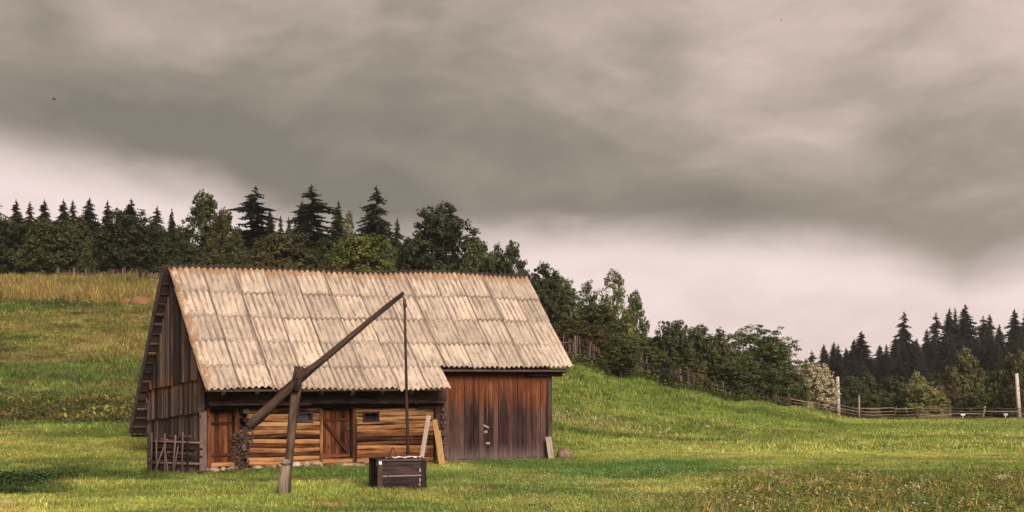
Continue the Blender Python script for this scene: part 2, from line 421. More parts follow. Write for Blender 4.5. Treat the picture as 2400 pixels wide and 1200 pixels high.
def roof_mat():
    """weathered fibre-cement: cream grey with dark fleck streaks, streak dirt mixed with painted shade in the troughs, rusty lichen at the ridge and eave"""
    m, T = new_mat("fibre_cement_sheet")
    uv = T.node('ShaderNodeUVMap').outputs[0]
    rn = T.node('ShaderNodeObjectInfo').outputs['Random']
    off = T.node('ShaderNodeCombineXYZ', {2: T.math('MULTIPLY', rn, 19.0)}).outputs[0]
    v = T.node('ShaderNodeVectorMath', {0: uv, 1: off}, operation='ADD').outputs[0]
    su = T.node('ShaderNodeSeparateXYZ', {0: uv})
    U, Vv = su.outputs[0], su.outputs[1]              # U along the ridge, V down the slope from the ridge (metres)
    base = T.ramp(T.noise(v, 2.2, 4.0, 0.6), [(0.3, (0.282, 0.222, 0.176)), (0.7, (0.430, 0.342, 0.270))])
    tint = T.math('ADD', 0.78, T.math('MULTIPLY', rn, 0.36))
    base = T.mix(1.0, base, T.node('ShaderNodeCombineColor', {0: tint, 1: tint, 2: tint}).outputs[0], 'MULTIPLY')
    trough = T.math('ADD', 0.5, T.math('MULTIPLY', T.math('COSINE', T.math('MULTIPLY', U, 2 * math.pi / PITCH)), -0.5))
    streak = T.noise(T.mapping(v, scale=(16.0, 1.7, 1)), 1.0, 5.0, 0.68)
    grime_shade = T.step(T.math('ADD', streak, T.math('ADD', T.math('MULTIPLY', trough, 0.22), T.math('MULTIPLY', T.math('SUBTRACT', T.noise(v, 0.9, 3.0, 0.6), 0.5), 0.45))), 0.58, 0.80)  # streak dirt plus shade painted in the troughs to strengthen the ribs
    col = T.mix(T.math('MULTIPLY', grime_shade, 0.76), base, (0.100, 0.070, 0.055))
    # dirt washed out of the side laps between sheets
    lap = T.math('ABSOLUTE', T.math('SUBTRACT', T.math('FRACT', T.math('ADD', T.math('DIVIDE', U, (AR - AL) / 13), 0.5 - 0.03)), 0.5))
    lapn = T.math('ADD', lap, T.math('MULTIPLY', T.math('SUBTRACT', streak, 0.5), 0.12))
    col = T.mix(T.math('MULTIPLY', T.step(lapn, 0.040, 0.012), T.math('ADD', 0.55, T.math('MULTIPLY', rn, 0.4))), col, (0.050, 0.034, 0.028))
    # dark line along the end laps, painted as shade under the sheet lip
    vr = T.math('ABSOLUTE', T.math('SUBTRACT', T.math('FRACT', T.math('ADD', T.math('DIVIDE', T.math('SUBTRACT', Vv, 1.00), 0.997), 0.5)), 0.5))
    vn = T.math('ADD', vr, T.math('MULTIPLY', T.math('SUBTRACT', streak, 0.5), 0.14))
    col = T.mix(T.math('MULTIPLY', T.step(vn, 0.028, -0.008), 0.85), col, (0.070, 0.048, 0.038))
    fleck = T.noise(T.mapping(v, scale=(46.0, 15.0, 1), rot=(0, 0, 0.25)), 1.0, 3.0, 0.7)
    col = T.mix(T.math('MULTIPLY', T.step(fleck, 0.575, 0.655), 0.82), col, (0.085, 0.055, 0.042))
    spot = T.node('ShaderNodeTexVoronoi', {'Vector': T.mapping(v, scale=(5.0, 5.0, 1)), 'Scale': 1.0}).outputs[0]
    col = T.mix(T.step(spot, 0.11, 0.05), col, (0.045, 0.028, 0.022))
    # lichen: near the ridge, near the gable verge and along the bottom edges
    ln = T.noise(T.mapping(v, scale=(11.0, 5.0, 1), loc=(8, 2, 0)), 1.0, 4.0, 0.7)
    near = T.math('MAXIMUM', T.step(Vv, 0.55, 0.02), T.math('MULTIPLY', T.step(U, 0.55, 0.05), 0.75))
    low = T.math('MULTIPLY', T.step(Vv, 4.3, 4.9), 0.5)
    near = T.math('MAXIMUM', near, low)
    lich = T.math('MULTIPLY', T.step(T.math('ADD', ln, T.math('MULTIPLY', near, 0.30)), 0.62, 0.80), T.step(near, 0.0, 0.3))
    col = T.mix(T.math('MULTIPLY', lich, 0.85), col, T.mix(fleck, (0.085, 0.042, 0.024), (0.32, 0.175, 0.075)))
    finish(T, col, 0.9, T.math('ADD', fleck, streak), 0.35, 0.006, 0.2)
    return m


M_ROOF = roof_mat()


def leaf_mat(name, trans=0.25):
    """colour comes from each object's own colour, varied leaf by leaf"""
    m, T = new_mat(name)
    oc = T.node('ShaderNodeObjectInfo')
    a = T.node('ShaderNodeAttribute', attribute_name='shade').outputs['Fac']
    k = T.math('ADD', 0.55, T.math('MULTIPLY', a, 0.9))
    kk = T.node('ShaderNodeCombineColor', {0: T.math('MULTIPLY', k, T.math('ADD', 0.85, T.math('MULTIPLY', a, 0.35))), 1: k, 2: T.math('MULTIPLY', k, 0.9)}).outputs[0]
    col = T.mix(1.0, oc.outputs['Color'], kk, 'MULTIPLY')
    finish(T, col, 0.6, spec=0.25, trans=trans)
    return m


M_LEAF = leaf_mat("leaf_blade", 0.25)
M_NEEDLE = leaf_mat("needle_spray", 0.1)


# ------------------------------------------------------------------ terrain
TH = math.radians(32)
U = Vector((math.cos(TH), math.sin(TH), 0)); V = Vector((-math.sin(TH), math.cos(TH), 0)); UP = Vector((0, 0, 1))
A0 = Vector((-8.58, 33.0, 0))

_px = np.array([-2600, -600, 0, 300, 600, 900, 1200, 1330, 1450, 1600, 1750, 1850, 2000, 2400, 4600], float)
_Y = np.array([0, 20, 28, 33, 40, 47, 56, 66, 78, 86, 95, 110, 130, 160, 200, 260, 340, 900], float)
_left = [0, 0, 0, -.02, .35, .9, 2.1, 4.6, 8.2, 10.2, 11.5, 13, 14.5, 16, 18, 20, 22, 30]
_tab = np.array([
    _left, _left, _left, _left,
    [0, 0, 0, 0, .2, .7, 1.8, 4.0, 7.4, 9.4, 10.8, 12.4, 14, 16, 18, 20, 22, 30],
    [0, 0, 0, 0, .1, .6, 1.5, 3.4, 6.4, 8.2, 9.6, 11.2, 13, 15, 17, 19, 21, 30],
    [0, 0, 0, 0, .05, .5, 1.3, 3.0, 5.4, 6.9, 8.0, 9.6, 11.2, 13, 15, 17, 19, 30],
    [0, 0, 0, 0, .05, .35, 1.15, 2.75, 4.75, 5.9, 6.8, 8.0, 9.4, 11, 12.5, 14, 16, 28],
    [0, 0, 0, 0, .02, .2, .6, 1.7, 3.3, 4.2, 4.9, 5.8, 6.8, 8, 9, 10.5, 13, 26],
    [0, 0, 0, 0, 0, .06, .22, .8, 1.8, 2.4, 2.95, 3.6, 4.2, 4.6, 5, 6.5, 9, 24],
    [0, 0, 0, 0, 0, 0, .05, .3, 1.0, 1.4, 1.8, 2.2, 2.5, 2.8, 3.2, 4.5, 7, 24],
    [0, 0, 0, 0, 0, 0, 0, .1, .45, .8, 1.1, 1.35, 1.5, 1.7, 2.2, 3.8, 6.5, 24],
    [0, 0, 0, 0, 0, 0, 0, 0, 0, .02, .05, 0, -1.0, .6, 2.6, 5.5, 9, 30],
    [0, 0, 0, 0, 0, 0, 0, 0, 0, 0, 0, 0, -1.0, .8, 3.6, 7.5, 12.5, 34],
    [0, 0, 0, 0, 0, 0, 0, 0, 0, 0, 0, 0, -1.0, .8, 3.6, 7.5, 12.5, 34]], float)


def ground(x, y):
    x = np.asarray(x, float); y = np.asarray(y, float)
    Ye = np.clip(y, 14, 890); q = np.clip(x / Ye * F + 1200, _px[0], _px[-1] - 1)
    i = np.clip(np.searchsorted(_px, q, side='right') - 1, 0, len(_px) - 2)
    j = np.clip(np.searchsorted(_Y, Ye, side='right') - 1, 0, len(_Y) - 2)
    fx = (q - _px[i]) / (_px[i + 1] - _px[i]); fx = fx * fx * (3 - 2 * fx)
    fy = (Ye - _Y[j]) / (_Y[j + 1] - _Y[j])
    z = (_tab[i, j] * (1 - fx) + _tab[i + 1, j] * fx) * (1 - fy) + (_tab[i, j + 1] * (1 - fx) + _tab[i + 1, j + 1] * fx) * fy
    hill = sstep(z, 0.1, 1.5)
    z = z + (vnoise(x, y, 5.0, 3, 3) - 0.5) * (0.10 + 0.45 * hill) + (vnoise(x, y, 1.1, 9, 2) - 0.5) * (0.05 + 0.10 * hill)
    return z


def gz(x, y): return float(ground(np.array([x]), np.array([y]))[0])


def lerp3(c, d, t): return c * (1 - t)[..., None] + np.array(d)[None, :] * t[..., None]


def tint(x, y):
    """colour of the sward at a place: mown yellow-green, lusher and drier patches, a painted shadow band, the field strips on the hill"""
    x = np.asarray(x, float); y = np.asarray(y, float)
    q = x / np.maximum(y, 8) * F + 1200
    n1 = vnoise(x, y, 9.0, 21, 3); n2 = vnoise(x, y, 2.6, 31, 3); n3 = vnoise(x, y, 0.7, 41, 2); nb = vnoise(x * 0.28, y, 1.7, 51, 3)
    c = np.zeros(x.shape + (3,)) + np.array((0.140, 0.178, 0.036))
    c = lerp3(c, (0.270, 0.270, 0.066), sstep(n1 * 0.6 + n2 * 0.4, 0.38, 0.66))
    c = lerp3(c, (0.070, 0.115, 0.024), sstep(n2, 0.56, 0.76) * 0.75)
    c = lerp3(c, (0.32, 0.235, 0.085), sstep(nb * 0.6 + n3 * 0.4, 0.56, 0.74) * 0.6)
    c = c * (0.62 + 0.76 * vnoise(x * 0.6, y, 1.5, 87, 3))[..., None] * (0.75 + 0.5 * vnoise(x * 0.35, y, 5.0, 88, 2))[..., None]
    yn = y + (n2 - 0.5) * 3.6 + (n1 - 0.5) * 4.5
    left = sstep(q, 900, 500)
    right = 1 - left
    # --- strips on the left-hand hillside, near to far
    def band(a, b, s=0.8): return sstep(yn, a - s, a + s) * sstep(yn, b + s, b - s)
    c = lerp3(c, (0.29, 0.28, 0.066), left * band(36, 41.5) * 0.7)
    c = lerp3(c, (0.070, 0.040, 0.018), left * band(44.2, 45.8, 0.5) * sstep(n2, 0.35, 0.6) * 0.85)
    c = lerp3(c, (0.052, 0.090, 0.018), left * band(45.8, 48.2) * 0.8)
    row = 0.5 + 0.5 * np.sin(yn * 5.2 + (n3 - 0.5) * 2)
    c = lerp3(c, (0.075, 0.068, 0.020), left * band(48.4, 54.0) * 0.85)
    c = lerp3(c, (0.190, 0.140, 0.048), left * band(48.4, 54.0) * row * sstep(n2, 0.4, 0.6) * 0.7)
    c = lerp3(c, (0.036, 0.062, 0.015), left * band(56.0, 58.0, 0.6) * 0.75)
    c = lerp3(c, (0.085, 0.125, 0.030), left * band(58, 65) * 0.55)
    c = lerp3(c, (0.115, 0.070, 0.028), left * band(65.5, 67.2, 0.5) * sstep(n2, 0.42, 0.62) * 0.9)
    c = lerp3(c, (0.165, 0.135, 0.036), left * band(67, 75) * sstep(n1, 0.35, 0.6) * 0.75)
    c = lerp3(c, (0.075, 0.125, 0.022), left * band(75.6, 78.2, 0.4) * 0.8)
    c = lerp3(c, (0.250, 0.155, 0.045), left * sstep(y, 78.0, 79.2) * sstep(y, 96, 90))
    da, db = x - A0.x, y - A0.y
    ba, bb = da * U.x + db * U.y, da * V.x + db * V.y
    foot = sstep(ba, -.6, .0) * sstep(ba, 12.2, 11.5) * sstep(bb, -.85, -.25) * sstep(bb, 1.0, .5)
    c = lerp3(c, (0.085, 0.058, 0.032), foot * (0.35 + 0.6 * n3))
    hill = left * sstep(y, 45, 50)
    m1 = vnoise(x * 0.45, y, 3.4, 91, 4); m2 = vnoise(x * 0.5, y, 1.5, 92, 3)
    c = lerp3(c, (0.195, 0.150, 0.050), hill * sstep(m1, .50, .66) * .75)
    c = lerp3(c, (0.105, 0.066, 0.030), hill * sstep(m2, .60, .74) * .6)
    c = lerp3(c, (0.040, 0.066, 0.018), hill * sstep(m1, .44, .30) * .6)
    # --- yard and foreground
    yw = y + (vnoise(x, x * 0 + 3.0, 3.2, 95, 4) - 0.5) * 4.5
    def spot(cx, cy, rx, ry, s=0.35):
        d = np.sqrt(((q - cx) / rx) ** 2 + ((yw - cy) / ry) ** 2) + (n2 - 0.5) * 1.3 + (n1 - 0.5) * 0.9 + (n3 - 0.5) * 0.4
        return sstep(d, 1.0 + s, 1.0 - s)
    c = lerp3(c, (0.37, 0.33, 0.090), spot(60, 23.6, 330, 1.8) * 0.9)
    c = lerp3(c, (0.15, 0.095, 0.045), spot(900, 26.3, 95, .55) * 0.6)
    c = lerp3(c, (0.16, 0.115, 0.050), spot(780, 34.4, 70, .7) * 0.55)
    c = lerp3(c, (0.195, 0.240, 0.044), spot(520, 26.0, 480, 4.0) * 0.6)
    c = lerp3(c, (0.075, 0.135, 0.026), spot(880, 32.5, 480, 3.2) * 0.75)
    c = lerp3(c, (0.036, 0.060, 0.013), spot(245, 31.4, 200, 1.7) * 0.85)  # dark band beside the barn, a cast shadow painted into the grass colour
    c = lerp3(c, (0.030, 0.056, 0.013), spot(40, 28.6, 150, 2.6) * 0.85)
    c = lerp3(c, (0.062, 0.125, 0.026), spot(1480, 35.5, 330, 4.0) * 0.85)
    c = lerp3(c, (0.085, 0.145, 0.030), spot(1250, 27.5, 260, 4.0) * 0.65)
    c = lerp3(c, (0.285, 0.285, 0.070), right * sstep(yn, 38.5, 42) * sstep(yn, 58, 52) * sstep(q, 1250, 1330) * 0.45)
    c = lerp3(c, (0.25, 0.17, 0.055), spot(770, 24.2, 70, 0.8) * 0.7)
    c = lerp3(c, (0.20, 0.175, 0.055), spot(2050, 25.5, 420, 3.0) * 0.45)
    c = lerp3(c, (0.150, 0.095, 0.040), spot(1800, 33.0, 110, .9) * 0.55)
    # --- slope under the descending fence
    c = lerp3(c, (0.220, 0.195, 0.075), spot(1420, 55.5, 150, 2.4) * sstep(n3, 0.4, 0.62) * 0.9)
    c = lerp3(c, (0.060, 0.098, 0.018), spot(1500, 52.0, 280, 1.2) * 0.8)
    c = lerp3(c, (0.105, 0.165, 0.026), right * sstep(y, 60, 70) * sstep(y, 84, 76) * 0.35)
    c = c * (0.70 + 0.60 * vnoise(x * 0.5, y, 0.9, 89, 3))[..., None]
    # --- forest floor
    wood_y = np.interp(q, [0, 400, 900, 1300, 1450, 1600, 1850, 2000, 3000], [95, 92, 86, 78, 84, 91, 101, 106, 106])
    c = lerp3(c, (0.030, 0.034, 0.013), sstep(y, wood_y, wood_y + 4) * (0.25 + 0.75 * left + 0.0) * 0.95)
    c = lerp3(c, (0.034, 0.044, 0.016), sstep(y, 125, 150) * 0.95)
    c = c * np.array((0.96, 0.97, 1.10))
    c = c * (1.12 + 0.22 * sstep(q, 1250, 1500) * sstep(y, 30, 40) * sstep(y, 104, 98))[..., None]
    return np.clip(c, 0.008, 1)


def sward_mat():
    m, T = new_mat("meadow_sward")
    a = T.node('ShaderNodeAttribute', attribute_name='tint').outputs['Color']
    p = T.node('ShaderNodeNewGeometry').outputs['Position']
    n = T.noise(T.mapping(p, scale=(1, 1, 1)), 9.0, 5.0, 0.7)
    n2 = T.noise(T.mapping(p, scale=(1, 0.6, 1)), 2.3, 4.0, 0.6)
    k = T.math('ADD', 0.45, T.math('ADD', T.math('MULTIPLY', n, 0.6), T.math('MULTIPLY', n2, 0.4)))
    col = T.mix(1.0, a, T.node('ShaderNodeCombineColor', {0: k, 1: k, 2: k}).outputs[0], 'MULTIPLY')
    finish(T, col, 0.95, n, 0.7, 0.12, 0.1)
    return m


def build_ground():
    xs = np.unique(np.concatenate([np.arange(-34, 34.01, 0.5), np.arange(-80, 80.1, 1.6), np.arange(-220, 221, 8), np.arange(-900, 901, 45)]))
    ys = np.unique(np.concatenate([np.arange(18, 62, 0.5), np.arange(62, 112, 0.8), np.arange(112, 200, 4), np.arange(200, 400, 12), np.arange(400, 1001, 50), np.arange(-300, 18, 6)]))
    gx, gy = np.meshgrid(xs, ys)
    z = ground(gx, gy)
    V = np.stack([gx, gy, z], -1).reshape(-1, 3)
    ny, nx = gx.shape
    idx = np.arange(ny * nx).reshape(ny, nx)
    Fc = np.stack([idx[:-1, :-1], idx[:-1, 1:], idx[1:, 1:], idx[1:, :-1]], -1).reshape(-1, 4)
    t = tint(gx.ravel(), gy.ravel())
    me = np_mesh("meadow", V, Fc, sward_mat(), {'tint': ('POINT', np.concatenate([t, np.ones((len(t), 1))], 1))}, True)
    o = bpy.data.objects.new("meadow", me); COL.objects.link(o)
    tag(o, "green mown meadow rising into a hillside field behind the barn", None, None, 'structure')


build_ground()

# ------------------------------------------------------------------ the barn
L, Wd = 11.57, 5.53
RB, EB = 2.3, -1.09                                   # ridge and lower eave, measured back from the front wall


def B(a, b, z): return A0 + U * a + V * b + UP * z
def ridge_z(a): return 5.87 + 0.40 * (a - AL) / (AR - AL) + 0.03 * math.sin(a * 0.9)
def roof_z(a, b):                                     # front slope
    t = (b - EB) / (RB - EB)
    return 2.35 + (ridge_z(a) - 2.35) * t - 0.05 * math.sin(math.pi * t) + 0.02 * math.sin(a * 1.3 + b)
def rear_z(a, b):                                     # steeper rear slope
    t = (b - RB) / (6.1 - RB)
    return ridge_z(a) + (0.92 - ridge_z(a)) * t


barn = thing("barn", B(0, 0, 0), "old timber barn with a pale corrugated roof, log stable front and dark plank end", "barn")

# -- roof: rows of corrugated sheets, each its own
SLOPE = math.hypot(RB - EB, 3.55)


def sheet(a0, a1, bt, bb, zf, lift_t, lift_b, tilt, v0, sgn=1, seed=0):
    """one corrugated sheet with thickness; bt/bb = top/bottom edge (b coordinate)"""
    r = random.Random(seed); mb = MB()
    per = 6; na = max(2, int(round((a1 - a0) / PITCH * per))); nb = 3
    grid = {}
    amp = 0.026; ja = [r.uniform(-0.012, 0.012) for _ in range(2)]; edge = [r.uniform(-0.012, 0.012) for _ in range(na + 1)]
    for lay in (0, 1):
        for j in range(nb + 1):
            t = j / nb
            for i in range(na + 1):
                a = a0 + (a1 - a0) * i / na
                b = bt + (bb - bt) * t + (edge[i] * 0.7 if j == nb else 0)
                aa = a + ja[0] * (1 - t) + ja[1] * t
                lift = lift_t + (lift_b - lift_t) * t + tilt * (i / na - 0.5)
                z = zf(a, b) + (amp * math.cos(2 * math.pi * (a - AL) / PITCH) + lift) * 1.35 - lay * 0.024
                grid[lay, j, i] = len(mb.v); mb.v.append(B(aa, b, z))
    dist = lambda b: abs(b - RB) * 1.44
    def uvp(j, i): return (a0 + (a1 - a0) * i / na - AL, dist(bt + (bb - bt) * j / nb))
    for j in range(nb):
        for i in range(na):
            q = [(j, i), (j + 1, i), (j + 1, i + 1), (j, i + 1)]
            if sgn < 0: q = q[::-1]
            mb.face([grid[(0,) + k] for k in q], [uvp(*k) for k in q], True)
            mb.face([grid[(1,) + k] for k in q[::-1]], [uvp(*k) for k in q[::-1]], True)
    def rim(ks):
        for k, k2 in zip(ks, ks[1:]):
            b0 = len(mb.v); mb.v += [mb.v[grid[(0,) + k]], mb.v[grid[(1,) + k]], mb.v[grid[(1,) + k2]], mb.v[grid[(0,) + k2]]]
            mb.face([b0, b0 + 1, b0 + 2, b0 + 3], [uvp(*k), uvp(*k), uvp(*k2), uvp(*k2)])
    rim([(nb, i) for i in range(na + 1)]); rim([(0, i) for i in range(na, -1, -1)])
    rim([(j, 0) for j in range(nb + 1)]); rim([(j, na) for j in range(nb, -1, -1)])
    return mb


roof_mb = MB()                                        # the purlins that carry the front sheets
for b in (RB - 0.25, 1.2, 0.35, -0.4):
    roof_mb.plank(B(AL + 0.05, b, roof_z(AL, b) - 0.14), B(AR - 0.15, b, roof_z(AR, b) - 0.14), V, 0.08, 0.06)
roof_mb.plank(B(AL + 0.05, -0.98, roof_z(AL, -0.98) - 0.13), B(7.15, -0.98, roof_z(7.2, -0.98) - 0.13), V, 0.08, 0.06)
roof = roof_mb.build("roof", W_DARK, barn)
rows = [2.34, 1.61, 0.93, 0.24, -0.46, -1.09]
NC = 13; cw = (AR - AL) / NC; sd = 0
for k in range(5):
    for c in range(NC):
        sd += 1; r = random.Random(sd)
        a0 = AL + c * cw + (0 if c == 0 else r.uniform(-.03, .03)); a1 = a0 + cw + 0.07
        if k == 4:
            if a0 > 7.3 - 0.3: continue
            a1 = min(a1, 7.26)
        if c == NC - 1: a1 = AR
        top = rows[k] + (0.10 if k else 0.0); bot = rows[k + 1] - r.uniform(-0.03, 0.03)
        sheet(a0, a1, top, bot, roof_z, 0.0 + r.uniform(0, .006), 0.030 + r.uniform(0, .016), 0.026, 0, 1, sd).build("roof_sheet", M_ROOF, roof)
rear_mb = sheet(AL - 0.19, AR, RB - 0.02, 6.1, lambda a, b: rear_z(a, b) + 0.05, 0.03, 0.0, 0, 0, -1, 991)
rear = rear_mb.build("rear_roof", M_OLDSHEET, barn)
for k in range(17):                                   # battens under the rear verge
    b = RB + 0.3 + k * (3.5 / 16)
    MB().plank(B(AL - 0.09, b, rear_z(AL, b) - 0.030), B(1.1, b, rear_z(1.1, b) - 0.035), V - UP * 1.3, 0.06, 0.035).build("batten", W_RACK, rear)
MB().plank(B(AL + 0.33, RB + 0.1, rear_z(0, RB + .1) - 0.12), B(AL + 0.33, 6.0, rear_z(0, 6.0) - 0.12), U, 0.05, 0.12).build("rafter", W_DARK, rear)
# soffit boards behind the battens keep the attic dark
sb = MB()
sb.v += [B(AL - 0.12, RB, rear_z(AL, RB) - 0.005), B(AR, RB, rear_z(AR, RB) - 0.005), B(AR, 6.05, rear_z(AR, 6.05) - 0.005), B(AL - 0.12, 6.05, rear_z(AL, 6.05) - 0.005)]
for p in list(sb.v): sb.v.append(p + UP * 0.012)
for q in ((0, 1, 2, 3), (7, 6, 5, 4), (0, 4, 5, 1), (1, 5, 6, 2), (2, 6, 7, 3), (3, 7, 4, 0)): sb.face(q, [(0, 0), (1, 0), (1, 1), (0, 1)])
sb.build("soffit", W_DARK, rear)

# -- boarded wall helper
def boards(part, mat, n, pos, bottom, top, wdir, ndir, width, thick=0.028, r=None, lbl=None):
    for k in range(n):
        s = (k + 0.5) / n
        w = width * r.uniform(0.90, 0.985)
        off = ndir * r.uniform(-0.010, 0.014)
        p0 = pos(s, bottom(s)) + off + UP * r.uniform(-0.02, 0.015); p1 = pos(s, top(s)) + off + wdir * r.uniform(-0.008, 0.008)
        MB().plank(p0, p1, wdir, w, thick).build("plank", mat, part)


r = random.Random(5)
# -- gable end: three tiers of upright boards, each tier lapping over the one below
def gable_top(b):
    return min(roof_z(0, b) if b < RB else rear_z(0, b), 99) - 0.11

def gable(b0, b1, zb0, zb1, ztop, out, n):
    gb = MB()
    gw_lo = lambda s: zb0 + (zb1 - zb0) * s
    bb = lambda s: b0 + (b1 - b0) * s
    steps = 24
    # backing wall, just behind the boards
    for side in (0, 1):
        base = len(gb.v)
        for i in range(steps + 1):
            s = i / steps
            gb.v.append(B(-out + 0.02 + side * 0.03, bb(s), gw_lo(s) + 0.02)); gb.v.append(B(-out + 0.02 + side * 0.03, bb(s), max(ztop(bb(s)) - 0.02, gw_lo(s) + 0.03)))
        for i in range(steps):
            q = [base + 2 * i, base + 2 * i + 1, base + 2 * i + 3, base + 2 * i + 2]
            gb.face(q if side == 0 else q[::-1], [(0, i), (1, i), (1, i + 1), (0, i + 1)])
    wall = gb.build("gable_wall", W_DARK, barn)
    boards(wall, W_GABLE, n, lambda s, z: B(-out, bb(s), z), gw_lo, lambda s: ztop(bb(s)), V, -U, abs(b1 - b0) / n, 0.026, r)


gable(0.0, Wd - 0.05, 2.62, 2.34, gable_top, 0.10, 34)
gable(-0.02, Wd - 0.2, 1.70, 1.40, lambda b: 2.75 - 0.05 * b, 0.05, 30)
gable(-0.02, Wd - 0.3, 0.10, 0.10, lambda b: 1.85 - 0.05 * b, 0.0, 30)
# corner boards at the front of the gable
for a_, z0, z1, b_ in ((-0.13, 1.72, 3.1, -0.06), (-0.07, 0.1, 1.75, -0.05)):
    MB().plank(B(a_ + 0.1, b_, z0), B(a_ + 0.1, b_, z1), U, 0.2, 0.03).build("corner_board", W_GABLE, barn)

# -- plank-clad end of the front (barn bay)
pw = MB(); pw.box(B((7.6 + L) / 2, 0.06, 1.65), U * (L - 7.6) / 2, V * 0.02, UP * 1.5); 
plank_wall = pw.build("plank_wall", W_DARK, barn)
NPK = 22
r = random.Random(11)
boards(plank_wall, W_PLANK, NPK, lambda s, z: B(7.62 + (L - 7.62) * s, 0.0, z), lambda s: 0.16 + 0.02 * math.sin(9 * s), lambda s: 3.08, U, -V, (L - 7.62) / NPK, 0.03, r)
MB().plank(B(L - 0.02, -0.03, 0.05), B(L - 0.02, -0.03, 3.05), U, 0.16, 0.05).build("corner_post", W_DARK, barn)
MB().box(B((7.6 + L) / 2, -0.02, 0.05), U * (L - 7.6) / 2, V * 0.09, UP * 0.10).build("sill_beam", W_PALE, barn)
MB().box(B(9.8, -0.2, 2.98), U * 2.25, V * 0.09, UP * 0.07).build("wall_plate", W_DARK, barn)
MB().tube([B(10.6, -0.1, 2.86), B(11.95, -0.12, 2.88)], 0.085, 8, 0.05).build("purlin_end", W_DARK, barn)
for (px, py, w, h) in ((1157, 1000, .10, .05), (1156, 1013, .06, .06), (1163, 1040, .07, .05)):     # wooden hasp and blocks of the barn door
    p = P(px, py, 37.4); a = (p - A0).dot(U); z = p.z
    p = B(a, -0.035, z)
    MB().box(p, U * w + UP * (-0.04 if py == 1000 else 0.0), V * 0.02, UP * h * .6).build("latch_block", W_PALE, barn)

# -- log stable front, recessed under the eave
LB = 0.30
core = MB()
core.box(B(0.68, LB + 0.22, 0.98), U * 0.62, V * 0.02, UP * 0.96)
core.box(B(4.55, LB + 0.22, 0.98), U * 3.0, V * 0.02, UP * 0.96)
log_wall = core.build("log_wall", M_VOID, barn)


def log(a0, a1, z, h, b=LB, mat=W_LOG, name="log", par=None, seed=0):
    rr = random.Random(seed); mb = MB(); n = 9; seg = max(2, int((a1 - a0) / 0.45))
    pts, rad = [], []
    rings = []
    prof = [(-.5, -.36), (-.38, -.47), (0, -.53), (.34, -.48), (.5, -.34), (.5, .3), (0, .5), (-.5, .3)]
    u0, v0 = rr.uniform(0, 30), rr.uniform(0, 30); ph = rr.uniform(0, 6)
    for i in range(seg + 1):
        a = a0 + (a1 - a0) * i / seg; ring = []
        k = 1 + rr.uniform(-.12, .10); dz = 0.020 * math.sin(a * 1.7 + ph) + rr.uniform(-.012, .012); db = rr.uniform(-.008, .012)
        for (zz, bb) in prof:
            ring.append(len(mb.v)); mb.v.append(B(a, b + db + bb * 0.19, z + dz + zz * h * k))
        rings.append(ring)
    m = len(prof)
    for i in range(seg):
        for k in range(m):
            k2 = (k + 1) % m
            q = [rings[i][k], rings[i][k2], rings[i + 1][k2], rings[i + 1][k]]
            uu0, uu1 = u0 + (a1 - a0) * i / seg, u0 + (a1 - a0) * (i + 1) / seg
            mb.face(q[::-1], [(uu1, v0 + k * .07), (uu1, v0 + (k + 1) * .07), (uu0, v0 + (k + 1) * .07), (uu0, v0 + k * .07)][::1])
    mb.face(rings[0], [(u0, v0)] * m); mb.face(rings[-1][::-1], [(u0, v0)] * m)
    return mb.build(name, mat, par)


def a_at(px, b=LB):                                   # barn coordinate a of the wall point seen at photo column px
    k = (px - 1200) / F
    o = A0 + V * b
    return (k * o.y - o.x) / (U.x - k * U.y)


aD1a, aD1b = a_at(487), a_at(550)
aL0, aL1 = a_at(576), a_at(748)
aD2a, aD2b = a_at(752), a_at(826)
aR0, aR1 = a_at(830), a_at(1022)
aW1, aW2 = (a_at(694), a_at(727)), (a_at(850), a_at(882))
NL = 13; z0, z1 = 0.16, 1.80; hl = (z1 - z0) / NL
seed = 100
for k in range(NL):
    z = z0 + hl * (k + .5)
    spans = []
    win = k in (10, 11)
    for (s0, s1), (w0, w1) in (((aL0, aL1), aW1), ((aR0, aR1), aW2)):
        spans += [(s0, w0 - .02), (w1 + .02, s1)] if win else [(s0, s1)]
    if k == 0: spans = [(aD1a, aR1)]
    for s0, s1 in spans:
        seed += 1
        log(s0, s1, z, hl * 1.0, LB, W_LOG, "log", log_wall, seed)
    # notched log ends of the cross walls
    for a_ in (aL0 - 0.11, aR1 + 0.10):
        if k % 2 == 0 or a_ > 5:
            MB().box(B(a_, LB - 0.12 + (k % 2) * 0.09, z), V * 0.24, U * 0.085, UP * hl * .47).build("log_end", W_DARK, log_wall)
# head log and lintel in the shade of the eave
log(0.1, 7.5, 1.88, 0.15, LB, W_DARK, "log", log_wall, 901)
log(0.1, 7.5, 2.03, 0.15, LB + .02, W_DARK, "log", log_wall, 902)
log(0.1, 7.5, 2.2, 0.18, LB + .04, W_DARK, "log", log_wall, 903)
# eave beam
MB().box(B(3.86, -0.16, 2.13), U * 3.72, V * 0.10, UP * 0.19).build("eave_beam", W_BEAM, barn)
MB().box(B(1.6, -0.30, 1.93), U * 1.5, V * 0.05, UP * 0.03).build("ledger", W_SWEEP, barn)
for a_ in [0.3 + .95 * i for i in range(8)]:
    MB().plank(B(a_, -1.0, roof_z(a_, -1.0) - 0.20), B(a_, 0.5, roof_z(a_, .5) - 0.20), U, 0.1, 0.12).build("rafter", W_DARK, barn)
MB().box(B(7.45, 0.10, 1.0), U * 0.09, V * 0.05, UP * 1.0).build("corner_post", W_DARK, barn)
MB().box(B(7.2, 0.35, 1.85), U * 0.45, V * 0.3, UP * 0.07).build("lintel", W_DARK, barn)

